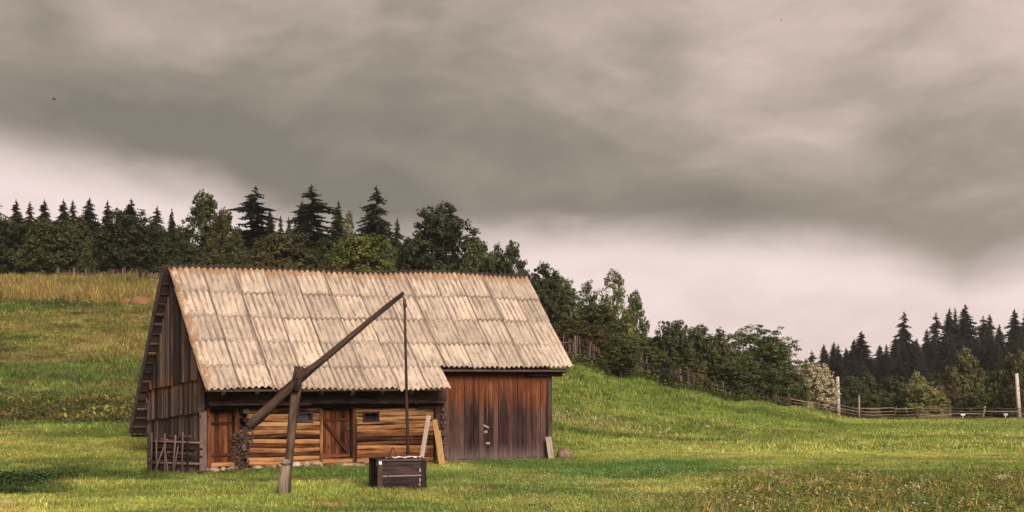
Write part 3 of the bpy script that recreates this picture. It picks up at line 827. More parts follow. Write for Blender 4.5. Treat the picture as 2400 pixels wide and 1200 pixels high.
# doors
r = random.Random(23)
def door(a0, a1, zb, zt, n, label, brace):
    d = MB().box(B((a0 + a1) / 2, LB + .10, (zb + zt) / 2), UP * (zt - zb) / 2, U * (a1 - a0) / 2, V * 0.01)
    d = d.build("door", W_DARK, barn, label=label)
    boards(d, W_DOOR, n, lambda s, z: B(a0 + (a1 - a0) * s, LB + 0.07, z), lambda s: zb, lambda s: zt, U, -V, (a1 - a0) / n, 0.03, r)
    for zz in ((zb + .18, zt - .30) if brace else (zb + .33, zt - .34)):
        MB().plank(B(a0 + .02, LB + .035, zz), B(a1 - .02, LB + .035, zz + .02), UP, 0.085, 0.03).build("ledge", W_DOOR, d)
    if brace:
        MB().plank(B(a0 + .05, LB + .005, zt - .33), B(a1 - .06, LB + .005, zb + .25), UP, 0.085, 0.028).build("brace", W_DOOR, d)
        MB().box(B(a1 - .09, LB + .01, zb + .98), U * 0.07, V * 0.015, UP * 0.02).build("latch", M_RUST, d)
    return d


door(aD1a + .06, aD1b - .05, 0.16, 1.72, 5, "narrow ledged door of reddish boards beside the gable corner", False)
door(aD2a + .03, aD2b - .06, 0.20, 1.74, 6, "boarded stable door with one diagonal brace", True)
for a_, w in ((aD1a, .11), (aD1b + .02, .11), (aD2b + .0, .07)):
    MB().box(B(a_, LB - .06, 0.95), UP * 0.88, U * w / 2, V * 0.08).build("door_frame", W_DOOR, barn)
for a_ in (aL1 + .01, aR0 - .01):
    MB().box(B(a_, LB - .13, 0.95), UP * 0.83, U * .035, V * 0.03).build("door_post", W_LOG, barn)
for z in [0.25 + .16 * i for i in range(10)]:         # dark stub logs between the small door and the log wall
    MB().box(B((aD1b + aL0) / 2 - .05, LB + .06, z), U * (aL0 - aD1b - .1) / 2, V * 0.09, UP * 0.072).build("log", W_DARK, log_wall)
# windows
for (w0, w1), glass in ((aW1, True), (aW2, False)):
    zc, hh = 1.545, 0.105
    fr = MB()
    for zz in (zc - hh - .02, zc + hh + .02): fr.box(B((w0 + w1) / 2, LB - .11, zz), U * ((w1 - w0) / 2 + .05), V * .03, UP * .028)
    for a_ in (w0 - .01, w1 + .01): fr.box(B(a_, LB - .11, zc), UP * hh, U * .028, V * .028)
    f = fr.build("window", W_DARK, barn)
    MB().box(B((w0 + w1) / 2, LB + (.02 if glass else .12), zc), U * (w1 - w0) / 2, V * .006, UP * hh).build("pane" if glass else "shade_panel", M_GLASS if glass else M_VOID, f)  # unglazed window gets a near-black panel, interior shade put into its colour

# closed back and far end
bw = MB()
bw.box(B(L / 2, Wd - .05, 0.72), U * L / 2, V * 0.04, UP * 0.72)
bw.build("rear_wall", W_GABLE, barn)
eg = MB(); n0 = len(eg.v)
prof = [(0.02, 0.05), (Wd - .1, 0.05), (Wd - .1, 1.4), (RB, ridge_z(L) - .2), (0.02, roof_z(L, 0) - .2)]
for a_ in (L, L - .05):
    for b_, z_ in prof: eg.v.append(B(a_, b_, z_))
eg.face((0, 1, 2, 3, 4), [(0, 0)] * 5); eg.face((9, 8, 7, 6, 5), [(0, 0)] * 5)
eg.build("far_gable", W_GABLE, barn)
MB().box(B(3.8, 0.9, 0.9), U * 3.6, V * 0.02, UP * 0.9).build("inner_wall", M_VOID, barn)

# foundation stones under the logs
fs = MB().box(B(3.7, LB + .12, 0.0), U * 3.7, V * 0.1, UP * 0.10).build("foundation", M_SOIL, barn)
r = random.Random(31)
a = 0.1; k = 0
while a < 6.9:
    w = r.uniform(.14, .42)
    if not (aD2a - .1 < a < aD2b + .3):
        MB().blob(B(a + w / 2, LB - .12 + r.uniform(-.06, .04), gz(*(B(a, LB, 0).xy)) + .06), w * .52, .17, r.uniform(.10, .16), 300 + k, 9, 6, .25, .5).build("stone", M_STONE, fs)
    a += w * 1.02; k += 1
# ------------------------------------------------------------------ things round the barn
p = B((aD2a + aD2b) / 2 + .15, -.15, 0)
MB().blob((p.x, p.y, gz(p.x, p.y) + .05), .62, .30, .10, 77, 12, 6, .2, .6).build("doorstep", M_STONE, None, label="flat pale doorstep stone below the stable door with the diagonal brace", cat="doorstep")
for nm, (px0, py0), (px1, py1), Y0, Y1, w, mat, lab in (
        ("board", (985, 1092), (1005, 974), 35.2, 35.85, .13, W_PALE, "pale grey board leaning on the log wall behind the well"),
        ("plank", (1036, 1097), (1019, 984), 35.6, 36.35, .15, W_YELLOW, "wider fresh yellow plank leaning in the corner beside the dark plank wall"),
        ("plank", (1040, 1092), (1029, 1010), 35.8, 36.5, .09, W_YELLOW, "narrower short yellow plank leaning behind the wider one in the corner"),
        ("board", (1294, 1085), (1285, 1024), 38.5, 38.78, .19, W_PALE, "short grey board propped against the barn's far front corner beside the rock")):
    MB().plank(P(px0, py0, Y0), P(px1, py1, Y1), (1, 0.1, 0), w, .035).build(nm, mat, None, label=lab, cat="board")
p = P(1322, 1078, 39.0); g0 = gz(p.x, p.y)
MB().blob((p.x, p.y, g0 + .12), .25, .20, .27, 5, 9, 7, .35, .3).build("rock", M_ROCK, None, label="upright brown rock in the grass off the barn's far front corner", cat="rock")
p = P(1740, 1101, 35); MB().blob((p.x, p.y, gz(p.x, p.y) + .03), .16, .12, .08, 6, 9, 6, .3).build("rock", M_STONE, None, label="small pale stone in the lush grass near the dry wildflowers", cat="rock")
p = P(1657, 972, 62); MB().blob((p.x, p.y, gz(p.x, p.y) + .08), .20, .16, .15, 8, 9, 6, .3).build("rock", M_ROCK, None, label="small brown stone alone on the mown slope below the picket fence", cat="rock")

# -- wattle rack with firewood beside the gable
rk0, rk1 = P(347, 1122, 32.7), P(468, 1122, 32.0); rk0.z = gz(rk0.x, rk0.y); rk1.z = gz(rk1.x, rk1.y)
rack = thing("wattle_rack", (rk0 + rk1) / 2, "rough rack of upright stakes and crossed rails beside the gable", "rack")
R_ = (rk1 - rk0).normalized(); RN = Vector((-R_.y, R_.x, 0)); RL = (rk1 - rk0).length
def K(s, n, z): return rk0 + R_ * s + RN * n + UP * z
r = random.Random(41)
for s, h, le in ((.03, 1.15, 0), (.12, 1.18, .03), (.33, 1.02, -.03), (.60, 1.16, .0), (.86, 1.12, .10), (1.18, 1.2, .02), (1.36, 1.12, .0)):
    MB().tube([K(s, -.02, -.1), K(s + le * .5, -.03, h * .5), K(s + le, -.02, h)], [.032, .03, .022], 7, .12).build("stake", W_RACK, rack)
for z in (.13, .33, .52, .73, .92):
    MB().tube([K(-.06, .04, z + r.uniform(-.02, .02)), K(RL * .5, .07, z + r.uniform(-.02, .03)), K(RL + .05, .04, z + r.uniform(-.02, .02))], [.032, .036, .03], 7, .12).build("rail", W_RACK, rack)
for (s0, s1, lab) in ((.30, .62, "thin dark stick leaning up to its neighbour with tips crossed on the rack"), (.84, .60, "paler thin stick leaning down towards the corner post on the rack front"), (.98, 1.08, "short straight stick leaning upright between the rack's last two stakes")):
    MB().tube([K(s0, -.16, -.03), K(s1, -.06, .85 if s1 != 1.08 else .82)], [.024, .018], 6, .1).build("stick", W_RACK, None, label=lab, cat="stick")
n = 0
for row in range(9):
    for c_ in range(2):
        s0 = c_ * .72 + r.uniform(-.05, .05); ln = r.uniform(.66, .78)
        z = .05 + row * .112
        MB().tube([K(s0, .16 + r.uniform(-.02, .02), z), K(s0 + ln, .16 + r.uniform(-.03, .03), z + r.uniform(-.02, .02))], [r.uniform(.056, .068), r.uniform(.052, .066)], 8, .12).build(
            "firewood_log", W_DARK, None, label="dark split firewood log stacked inside the wattle rack", cat="firewood", group="firewood in the rack")
for s0, s1, za, zb, lab in ((.55, 1.0, 1.06, .98, "longest bent branch lying on top of the stacked firewood"), (.95, 1.38, .99, 1.08, "thick branch on top of the firewood nearest the barn corner"), (.35, .62, .98, .96, "pale stub of wood on top of the firewood")):
    MB().tube([K(s0, .1, za), K((s0 + s1) / 2, .12, (za + zb) / 2 + .03), K(s1, .1, zb)], [.04, .045, .032], 7, .12).build("branch", W_SWEEP, None, label=lab, cat="branch")

# -- well sweep
YP = 25.9
pb = P(668, 1163, YP); gp = gz(pb.x, pb.y)
sweep = thing("well_sweep", (pb.x, pb.y, gp), "tall forked post carrying a long slanting well sweep beam", "well sweep")
post = MB()
post.tube([P(671, 1160, YP + .1), P(675, 1100, YP + .1), P(680, 1050, YP + .1), P(685, 1000, YP + .1), P(690, 950, YP + .1), P(696, 900, YP + .08)], [.098, .092, .098, .094, .102, .105], 9, .12)
pst = post.build("post", W_SWEEP, sweep)
MB().tube([P(692, 915, YP - .11), P(703, 880, YP - .12), P(711, 861, YP - .12)], [.085, .085, .07], 8, .10, .8).build("fork_prong", W_SWEEP, pst)
MB().tube([P(688, 915, YP + .20), P(694, 885, YP + .22), P(697, 858, YP + .22)], [.075, .072, .06], 8, .10, .8).build("fork_prong", W_SWEEP, pst)
MB().tube([P(663, 1172, YP - .12), P(666, 1120, YP - .12), P(671, 1085, YP - .12), P(673, 1077, YP - .12)], [.135, .118, .100, .062], 10, .14).build("stump", W_STUMP, sweep)
ring = []
for i in range(17):
    t = 2 * math.pi * i / 16
    ring.append(P(671 + 13.5 * math.cos(t), 1086 + 1.5 * math.sin(t) - math.cos(t) * 1, YP + .0 - .29 * math.sin(t)))
MB().tube(ring, .012, 5, 0, cap=False).build("wire_binding", M_RUST, sweep)
arm_pts = [P(581, 1002, 25.35), P(606, 978, 25.45), P(640, 947, 25.6), P(672, 916, 25.78), P(702, 887, 25.92), P(742, 855, 26.1), P(780, 824, 26.3), P(822, 789, 26.5), P(860, 757, 26.65), P(902, 722, 26.83), P(938, 693, 26.98), P(946, 686, 27.0)]
MB().tube(arm_pts, [.104, .116, .112, .106, .098, .084, .074, .069, .060, .056, .050, .038], 9, .13).build("beam", W_SWEEP, sweep)
MB().tube([P(698, 884, YP - .26), P(703, 888, YP + .32)], .022, 6).build("pivot_pin", M_RUST, sweep)
pole_top = P(948, 702, 26.95)
sp = thing("sweep_pole", pole_top, "thin dark pole hanging from the sweep's tip down into the well", "pole")
MB().tube([pole_top, P(951, 830, 27.05), P(954, 980, 27.2), P(957, 1082, 27.3)], [.026, .030, .036, .040], 8, .05).build("rod", W_SWEEP, sp)
MB().tube([P(941, 693, 26.97), P(947, 698, 26.95), pole_top + UP * .0], .010, 5).build("chain", M_RUST, sp)
MB().tube([P(948, 700, 26.95), P(949, 720, 26.96)], .040, 7, .1).build("ferrule", M_RUST, sp)
# tangled counterweight hung on the butt of the beam
r = random.Random(55)
tb = MB(); ctr = P(566, 1035, 25.3)
for i in range(64):
    dn = abs(r.gauss(0, .36)); c = ctr + Vector((r.gauss(-.02, .11 * max(.3, 1 - dn)), r.gauss(0, .08), .16 - dn * 1.0))
    rad = r.uniform(.04, .12); a0 = r.uniform(0, 6.28); tilt = r.uniform(-1.2, 1.2); pts = []
    for k in range(9):
        t = a0 + k * .62
        pts.append(c + Vector((math.cos(t) * rad, math.sin(t) * rad * math.cos(tilt) * .8, math.sin(t) * rad * (1.0 + .3 * math.sin(tilt)))))
    tb.tube(pts, r.uniform(.008, .014), 5, .15)
tangle = thing("root_tangle", ctr + UP * .4, "shaggy tangle of roots and wire hung on the sweep beam's butt", "counterweight")
tb.build("strands", M_ROPE, tangle)
MB().blob(P(572, 1050, 25.25), .07, .07, .09, 66, 9, 7, .3).build("weight_stone", M_ROPE, tangle)
MB().blob(P(567, 1018, 25.34), .10, .09, .10, 67, 9, 7, .35).build("root_ball", M_ROPE, tangle)

# -- well box
PHI = math.radians(17)
wu = Vector((math.cos(PHI), math.sin(PHI), 0)); wv = Vector((-math.sin(PHI), math.cos(PHI), 0))
w0 = P(890, 1157, 26.6); w0.z = gz(w0.x, w0.y) - .01
WW, WDp, WH = 1.0, 1.0, 0.76
well = thing("well_box", w0, "low dark boarded well box with torn white plastic on top", "well")
def Q(a, b, z): return w0 + wu * a + wv * b + UP * z
r = random.Random(61)
ws = MB(); ws.box(Q(WW / 2, WDp / 2, .33), wu * (WW / 2 - .06), wv * (WDp / 2 - .06), UP * .31); ws.build("shaft", M_VOID, well)
for (za, zb, w_) in ((.07, .12, 0), (.125, .385, 0), (.415, .715, 0)):
    MB().box(Q(WW / 2, 0, (za + zb) / 2), wu * (WW / 2 - .02), UP * (zb - za) / 2, wv * .022).build("plank", W_WELL if za > .1 else W_RACK, well)
    MB().box(Q(0, WDp / 2, (za + zb) / 2 - .01), wv * (WDp / 2 - .02), UP * (zb - za) / 2, wu * .022).build("plank", W_WELL, well)
    MB().box(Q(WW, WDp / 2, (za + zb) / 2), wv * (WDp / 2 - .02), UP * (zb - za) / 2, wu * .022).build("plank", W_WELL, well)
    MB().box(Q(WW / 2, WDp, (za + zb) / 2), wu * (WW / 2 - .02), UP * (zb - za) / 2, wv * .022).build("plank", W_WELL, well)
MB().plank(Q(.04, -.018, .40), Q(WW - .04, -.018, .405), UP, .022, .02).build("batten", W_PALE, well)
for a_, b_ in ((0, 0), (WW, 0), (0, WDp), (WW, WDp)):
    MB().box(Q(a_, b_, .37), UP * .40, wu * .055, wv * .05).build("corner_post", W_WELL, well)
for (c, ax, ay) in ((Q(WW / 2, .04, .755), wu * (WW / 2 + .05), wv * .09), (Q(WW / 2, WDp - .04, .755), wu * (WW / 2 + .05), wv * .09), (Q(.05, WDp / 2, .757), wv * (WDp / 2 - .06), wu * .09), (Q(WW - .05, WDp / 2, .757), wv * (WDp / 2 - .06), wu * .09)):
    MB().box(c, ax, ay, UP * .018).build("rim_board", W_WELL, well)
MB().box(Q(WW / 2, WDp / 2, .735), wu * (WW / 2 - .1), wv * (WDp / 2 - .1), UP * .012).build("lid", W_WELL, well)
ah = MB()
MB().tube([Q(.22, .3, .76), Q(.36, .32, 1.02)], [.018, .016], 6, .1).build("handle", W_SWEEP, well)
MB().tube([Q(.52, .34, .76), Q(.35, .32, 1.03)], [.018, .016], 6, .1).build("handle", W_SWEEP, well)
for (px_, py_, w_, d_, lab, sdd) in ((.37, .1, .19, .12, "torn white plastic scrap on the well rim below the wooden handle", 1), (.72, .16, .14, .10, "white plastic scrap on the well rim beside the pole", 2), (.93, .12, .08, .09, "crumpled white plastic scrap at the well's end nearest the leaning board", 3)):
    rr = random.Random(sdd); m_ = MB(); g_ = {}
    for i in range(6):
        for j in range(5):
            g_[i, j] = len(m_.v); m_.v.append(Q(px_ + (i / 5 - .5) * 2 * w_ + rr.uniform(-.015, .015), py_ + (j / 4 - .5) * 2 * d_ + rr.uniform(-.02, .02), .79 + rr.uniform(-.008, .045)))
    for i in range(5):
        for j in range(4): m_.face((g_[i, j], g_[i + 1, j], g_[i + 1, j + 1], g_[i, j + 1]), [(i, j), (i + 1, j), (i + 1, j + 1), (i, j + 1)], True)
    m_.build("plastic_scrap", M_PLASTIC, None, label=lab, cat="plastic scrap")
m_ = MB(); m_.box(Q(-.045, .06, .68), UP * .055, wv * .05, wu * .006); m_.box(Q(.0, -.062, .70), UP * .035, wu * .03, wv * .005)
m_.build("plastic_flap", M_PLASTIC, well)
for k, (a_, z_) in enumerate(((WW - .09, .52), (WW - .09, .30), (WW - .1, .2))):
    MB().box(Q(a_, -.03, z_), UP * .035, wu * .018, wv * .006).build("metal_bracket", W_PALE, well)

# ------------------------------------------------------------------ fences
def picket_fence(label, pts, spacing, h, hv, seed, pk_w=.09, rails=(.35, .75), post_every=9, gap=0.05, name="picket_fence"):
    """pts: ground points (x, y) along the run; pickets, rails and posts are all parts of the fence"""
    rr = random.Random(seed)
    P3 = [Vector((x, y, gz(x, y))) for x, y in pts]
    f = thing(name, P3[0], label, "fence")
    d = 0; k = 0
    for A_, B_ in zip(P3, P3[1:]):
        ln = (B_ - A_).length; dirv = (B_ - A_).normalized(); n = max(1, int(ln / spacing)); side = Vector((-dirv.y, dirv.x, 0)).normalized()
        for i in range(n):
            if rr.random() < gap: continue
            p_ = A_.lerp(B_, (i + .5) / n); p_.z = gz(p_.x, p_.y)
            hh = h * (1 + rr.uniform(-hv, hv)); lean = Vector((rr.uniform(-.09, .09), rr.uniform(-.05, .05), 0)) * hh
            MB().plank(p_ - UP * .05, p_ + UP * hh + lean, dirv, pk_w * rr.uniform(.6, 1.2), .025).build("picket", W_FENCE, f)
        for rz in rails:
            q0, q1 = A_ + UP * (h * rz) - side * .05, B_ + UP * (h * rz + rr.uniform(-.08, .08)) - side * .05
            MB().tube([q0, q0.lerp(q1, .5) + UP * rr.uniform(-.06, .03), q1], [.045, .05, .045], 6, .15).build("rail", W_FENCE, f)
        MB().tube([A_ - side * .1 - UP * .2, A_ - side * .1 + UP * h * rr.uniform(.9, 1.12) + dirv * rr.uniform(-.06, .06)], [.075, .06], 7, .1).build("post", W_FENCE, f)
    return f


def gp2(px, Y): return ((px - 1200) / F * Y, Y)


picket_fence("grey paling fence along the dry grass under the forest on the hilltop", [gp2(px, Y) for px, Y in ((135, 87.5), (205, 86.8), (270, 86.2), (330, 85.6), (400, 85), (520, 84.6))], .24, 1.0, .16, 71, .15, rails=(.6,), gap=.10)
picket_fence("ragged paling fence running down the slope behind the barn", [gp2(px, Y) for px, Y in ((1225, 72), (1300, 74.2), (1345, 75.8), (1400, 77.6), (1450, 79.5), (1500, 82), (1555, 85), (1610, 88), (1660, 90.5))], 0.20, 1.5, .2, 72, .13, rails=(.38, .78), gap=.10)
picket_fence("low broken fence with dark palings below the broad feathery tree", [gp2(px, Y) for px, Y in ((1665, 90.8), (1712, 92.4), (1760, 93.6), (1810, 95.2), (1850, 96.8))], .34, 1.05, .25, 73, .12, rails=(.3, .8), gap=.25)

rr = random.Random(81)
rail_pts = [(1848, 96.8), (1916, 98), (1998, 99.6), (2090, 100.4), (2148, 100.6), (2226, 100.9), (2301, 101.2), (2385, 101.4), (2470, 101.6), (2560, 102)]
rf = thing("rail_fence", Vector((*gp2(1848, 96.8), gz(*gp2(1848, 96.8)))), "split rail fence with leaning posts at the far edge of the meadow", "fence")
prev = None
for k, (px, Y) in enumerate(rail_pts):
    x, y = gp2(px, Y); b = Vector((x, y, gz(x, y)))
    lean = [.05, .18, .0, .42, .12, .02, .28, .0, .1, .1][k]
    MB().tube([b - UP * .2, b + UP * 1.22 + Vector((lean, 0, 0))], [.10, .085], 8, .1).build("post", W_RAIL, rf)
    if prev is not None:
        for z in (.13, .34, .56, .80, 1.04):
            e0 = prev + UP * (z + rr.uniform(-.05, .05)) + Vector((-.12, -.10, 0)); e1 = b + UP * (z + rr.uniform(-.06, .06)) + Vector((.12, -.10, 0))
            MB().tube([e0, e0.lerp(e1, .5) + UP * rr.uniform(-.10, .03), e1], [.036, .042, .034], 6, .15).build("rail", W_RAIL, rf)
    prev = b

# utility poles
def pole(px, top, base, Y, rad, mat, label, lean=0.0):
    x, y = gp2(px, Y); g = gz(x, y); zt = P(px, top, Y).z
    o = thing("utility_pole", (x, y, g), label, "pole")
    d = Vector((lean, 0, 0))
    MB().tube([Vector((x, y, g - .3)) - d * .0, Vector((x, y, zt)) + d], [rad * 1.25, rad], 10, .02).build("shaft", mat, o)
    if rad > .12:
        for k in range(6):
            z = g + .9 + k * .42
            MB().box(Vector((x + rad * .25 + d.x * (z - g) / (zt - g), y - rad * 1.12, z)), Vector((.02, 0, 0)), (0, .02, 0), UP * .05).build("notch", M_SOIL, o)
    return o


pole(1966, 883, 968, 108, .14, M_CONCRETE, "concrete utility pole beside the silvery flowering shrub behind the rail fence", -.12)
pole(2390, 875, 990, 104, .15, M_CONCRETE, "tall concrete utility pole by the fence at the picture's edge", -.28)
pole(2014, 928, 972, 106, .07, W_PALE, "thin pale wooden post standing behind the rail fence", -.02)
for px, py, Y, w, lab in ((2320, 983, 103.5, .30, "white board low in the grass, largest of three behind the fence"), (2257, 971, 106, .26, "white board behind the rail fence below the tall leafy tree"), (2357, 971, 106, .24, "white board behind the rail fence nearest the tall utility pole")):
    c = P(px, py, Y)
    MB().box(c, (w * .75, 0, 0), (0, .02, 0), (.0, 0, .08)).box(c - UP * .3 + Vector((0, .04, 0)), UP * .3, (.03, 0, 0), (0, .02, 0)).build("white_board", M_WHITE, None, label=lab, cat="board")

# far houses peeping out of the trees
def house(px, Y, w, dep, wall_h, roof_h, label, yaw=0.0):
    x, y = gp2(px, Y); g = gz(x, y); o = thing("house", (x, y, g), label, "house")
    c = Vector((x, y, g)); e = Vector((math.cos(yaw), math.sin(yaw), 0)); n = Vector((-math.sin(yaw), math.cos(yaw), 0))
    MB().box(c + UP * wall_h / 2, e * w / 2, n * dep / 2, UP * wall_h / 2).build("wall", M_PLASTER, o)
    m_ = MB()
    for s in (-1, 1):
        m_.plank(c + n * (s * dep / 4 * 1.12) + UP * (wall_h + roof_h / 2) - e * (w / 2 + .3), c + n * (s * dep / 4 * 1.12) + UP * (wall_h + roof_h / 2) + e * (w / 2 + .3), n * 1.0 - UP * s * roof_h / (dep / 2), math.hypot(dep / 2 * 1.12, roof_h), .1)
    m_.build("roof", M_REDROOF, o)
    for s in (-.28, .28): MB().box(c + e * w * s - n * (dep / 2 + .01) + UP * wall_h * .55, e * .4, n * .03, UP * .5).build("window", M_GLASS, o)


house(2190, 131, 5.4, 5, 1.9, 1.6, "low house with a rusty red roof half hidden by bright bushes")
house(1812, 118, 2.2, 3, 1.1, 1.0, "small red roofed house almost hidden behind the broad feathery tree")
house(2392, 124, 2.2, 4, 1.6, 1.1, "small shed with a rusty red roof by the tall utility pole")

# hay heaps
for px, py, Y, rx, rz, lab in ((299, 704, 78.2, .48, .20, "smaller reddish hay heap in the dry grass on the hill"), (333, 705, 78.0, .78, .30, "larger reddish hay heap in the dry grass on the hill")):
    p = P(px, py, Y); g = gz(p.x, p.y)
    MB().blob((p.x, p.y, g + rz * .35), rx, rx * .8, rz * 1.5, 400 + px, 14, 8, .3).build("hay_heap" if px < 400 and px > 100 else "mound", M_HAY, None, label=lab, cat="heap")

# birds
for px, py, Y, s, lab, rz in ((127, 232, 90, .30, "dark bird gliding in the dark cloud high above the forest", .3), (1831, 47, 130, .22, "small dark bird high in the pale top of the sky", -.5), (653, 360, 150, .14, "tiny distant bird above the tall ragged spruces", .2)):
    c = P(px, py, Y); o = thing("bird", c, lab, "bird")
    MB().tube([c + Vector((-s * .55, 0, 0)), c + Vector((-s * .2, 0, .0)), c + Vector((s * .3, 0, -.01)), c + Vector((s * .6, 0, -.03))], [s * .03, s * .13, s * .11, s * .03], 7).build("body", M_BIRD, o)
    for sg in (-1, 1):
        m_ = MB(); pts = [(-.15, .08, 0), (.22, .08, 0), (.05, .55, .16), (-.20, .55, .16), (-.02, 1.05, .02), (-.12, 1.05, .02)]
        vs = [c + Vector((a_ * s, sg * b_ * s * (1 if sg > 0 else .9), z_ * s)) for a_, b_, z_ in pts]
        for dz in (0, s * .03): m_.v += [v + UP * dz for v in vs]
        uvq = [(0, 0), (1, 0), (1, 1), (0, 1)]
        for q in ((0, 1, 2, 3), (3, 2, 4, 5)):
            m_.face(q, uvq); m_.face(tuple(i + 6 for i in q[::-1]), uvq)
        for q in ((0, 1), (1, 2), (2, 4), (4, 5), (5, 3), (3, 0)): m_.face((q[0], q[1], q[1] + 6, q[0] + 6), uvq)
        m_.build("wing", M_BIRD, o)

# ------------------------------------------------------------------ trees
def crown_mesh(name, seed, lobes, n_clump, n_leaf, leaf, rc, up=.45, flat=.75, core=.25, elong=.55):
    g = np.random.default_rng(seed)
    lob = np.array(lobes, float)
    w = lob[:, 3] * lob[:, 5] + lob[:, 4] * lob[:, 5]; w /= w.sum()
    li = g.choice(len(lob), n_clump, p=w)
    d = g.normal(size=(n_clump, 3)); d[:, 2] += .15; d /= np.linalg.norm(d, axis=1)[:, None]
    rad = np.where(g.random(n_clump) < core, g.random(n_clump) * .8, .78 + .30 * g.random(n_clump))
    cc = lob[li, :3] + d * lob[li, 3:6] * rad[:, None]
    N = n_clump * n_leaf
    ci = np.repeat(np.arange(n_clump), n_leaf)
    e = g.normal(size=(N, 3)); e /= np.linalg.norm(e, axis=1)[:, None]
    rr_ = rc * (.55 + .9 * g.random(n_clump))[ci] * np.cbrt(g.random(N))
    e[:, 2] *= flat
    p = cc[ci] + e * rr_[:, None]
    nrm = d[ci] * .6 + e * .5 + np.array([0, 0, up]) + g.normal(size=(N, 3)) * .55
    nrm /= np.linalg.norm(nrm, axis=1)[:, None]
    t = np.cross(nrm, g.normal(size=(N, 3))); t /= np.linalg.norm(t, axis=1)[:, None] + 1e-9
    b = np.cross(nrm, t)
    s = leaf * (.6 + .8 * g.random(N))[:, None]
    Vt = np.stack([p - t * s, p + b * s * elong, p + t * s, p - b * s * elong], 1).reshape(-1, 3)
    ok = np.repeat(p[:, 2] > .015, 4)
    keep = p[:, 2] > .015
    Vt = Vt[ok]; n = keep.sum()
    Fc = np.arange(n * 4).reshape(-1, 4)
    shade = np.clip(.5 + .22 * g.normal(size=N) + .18 * g.normal(size=n_clump)[ci], 0, 1)[keep]
    return np_mesh(name, Vt, Fc, M_LEAF, {'shade': ('FACE', shade)})


def lobes_round(seed, n, R, H0, H1, size):
    g = np.random.default_rng(seed); out = []
    for i in range(n):
        z = H0 + (H1 - H0) * (i + .5) / n
        t = (z - H0) / (H1 - H0)
        rr_ = R(t) * (.45 + .35 * g.random()); a_ = i * 2.4 + g.random()
        sz = size * (.75 + .5 * g.random()) * (1 - .25 * t)
        out.append((math.cos(a_) * rr_, math.sin(a_) * rr_, z, sz, sz, sz * .8))
    return out


def dome(p, k=1.0):
    """crown half-width at relative height t: full low down, rounding off at the top"""
    return lambda t: k * (1 - t ** p) ** .5 * (.72 + .28 * min(1, t * 4))


CROWN = {
    'round': crown_mesh("crown_round", 1, lobes_round(1, 16, dome(2.2, .46), .10, .86, .185) + [(0, 0, .45, .36, .36, .42), (.05, 0, .80, .27, .27, .18)], 520, 34, .0165, .050),
    'round2': crown_mesh("crown_round_b", 2, lobes_round(5, 19, dome(1.9, .47), .08, .88, .155) + [(0, 0, .42, .35, .35, .40), (-.04, .03, .80, .24, .24, .17)], 520, 34, .0160, .046),
    'oval': crown_mesh("crown_oval", 3, lobes_round(9, 18, dome(1.25, .46), .06, .92, .145) + [(0, 0, .4, .34, .34, .42), (0, 0, .84, .14, .14, .14)], 520, 34, .0150, .042),
    'column': crown_mesh("crown_column", 4, lobes_round(13, 20, dome(1.6, .44), .05, .92, .13) + [(0, 0, .42, .31, .31, .42), (.06, 0, .88, .12, .12, .11), (-.1, .03, .85, .11, .1, .1)], 520, 32, .0150, .040),
    'mound': crown_mesh("crown_mound", 5, lobes_round(17, 16, dome(2.0, .48), .10, .84, .185) + [(0, 0, .35, .40, .40, .42), (0, 0, .78, .28, .28, .19)], 520, 34, .0175, .050),
    'feather': crown_mesh("crown_feather", 6, [(0, 0, .86, .26, .24, .10), (-.22, .05, .76, .22, .2, .09), (.24, -.08, .72, .22, .2, .10), (.02, -.2, .64, .26, .2, .09), (.34, .08, .54, .17, .18, .09), (-.34, 0, .52, .19, .18, .10), (.1, -.28, .44, .26, .16, .09), (-.16, -.2, .36, .22, .2, .09), (.34, -.1, .30, .18, .16, .09), (-.38, -.05, .26, .16, .16, .10), (.05, -.2, .20, .28, .2, .09), (0, .15, .42, .36, .3, .36)], 520, 34, .0165, .050, up=.8, flat=.45, core=.2, elong=.35),
    'airy': crown_mesh("crown_airy", 7, lobes_round(23, 20, dome(1.1, .42), .03, .95, .115) + [(0, 0, .35, .26, .26, .36)], 340, 28, .0145, .046, core=.15),
}


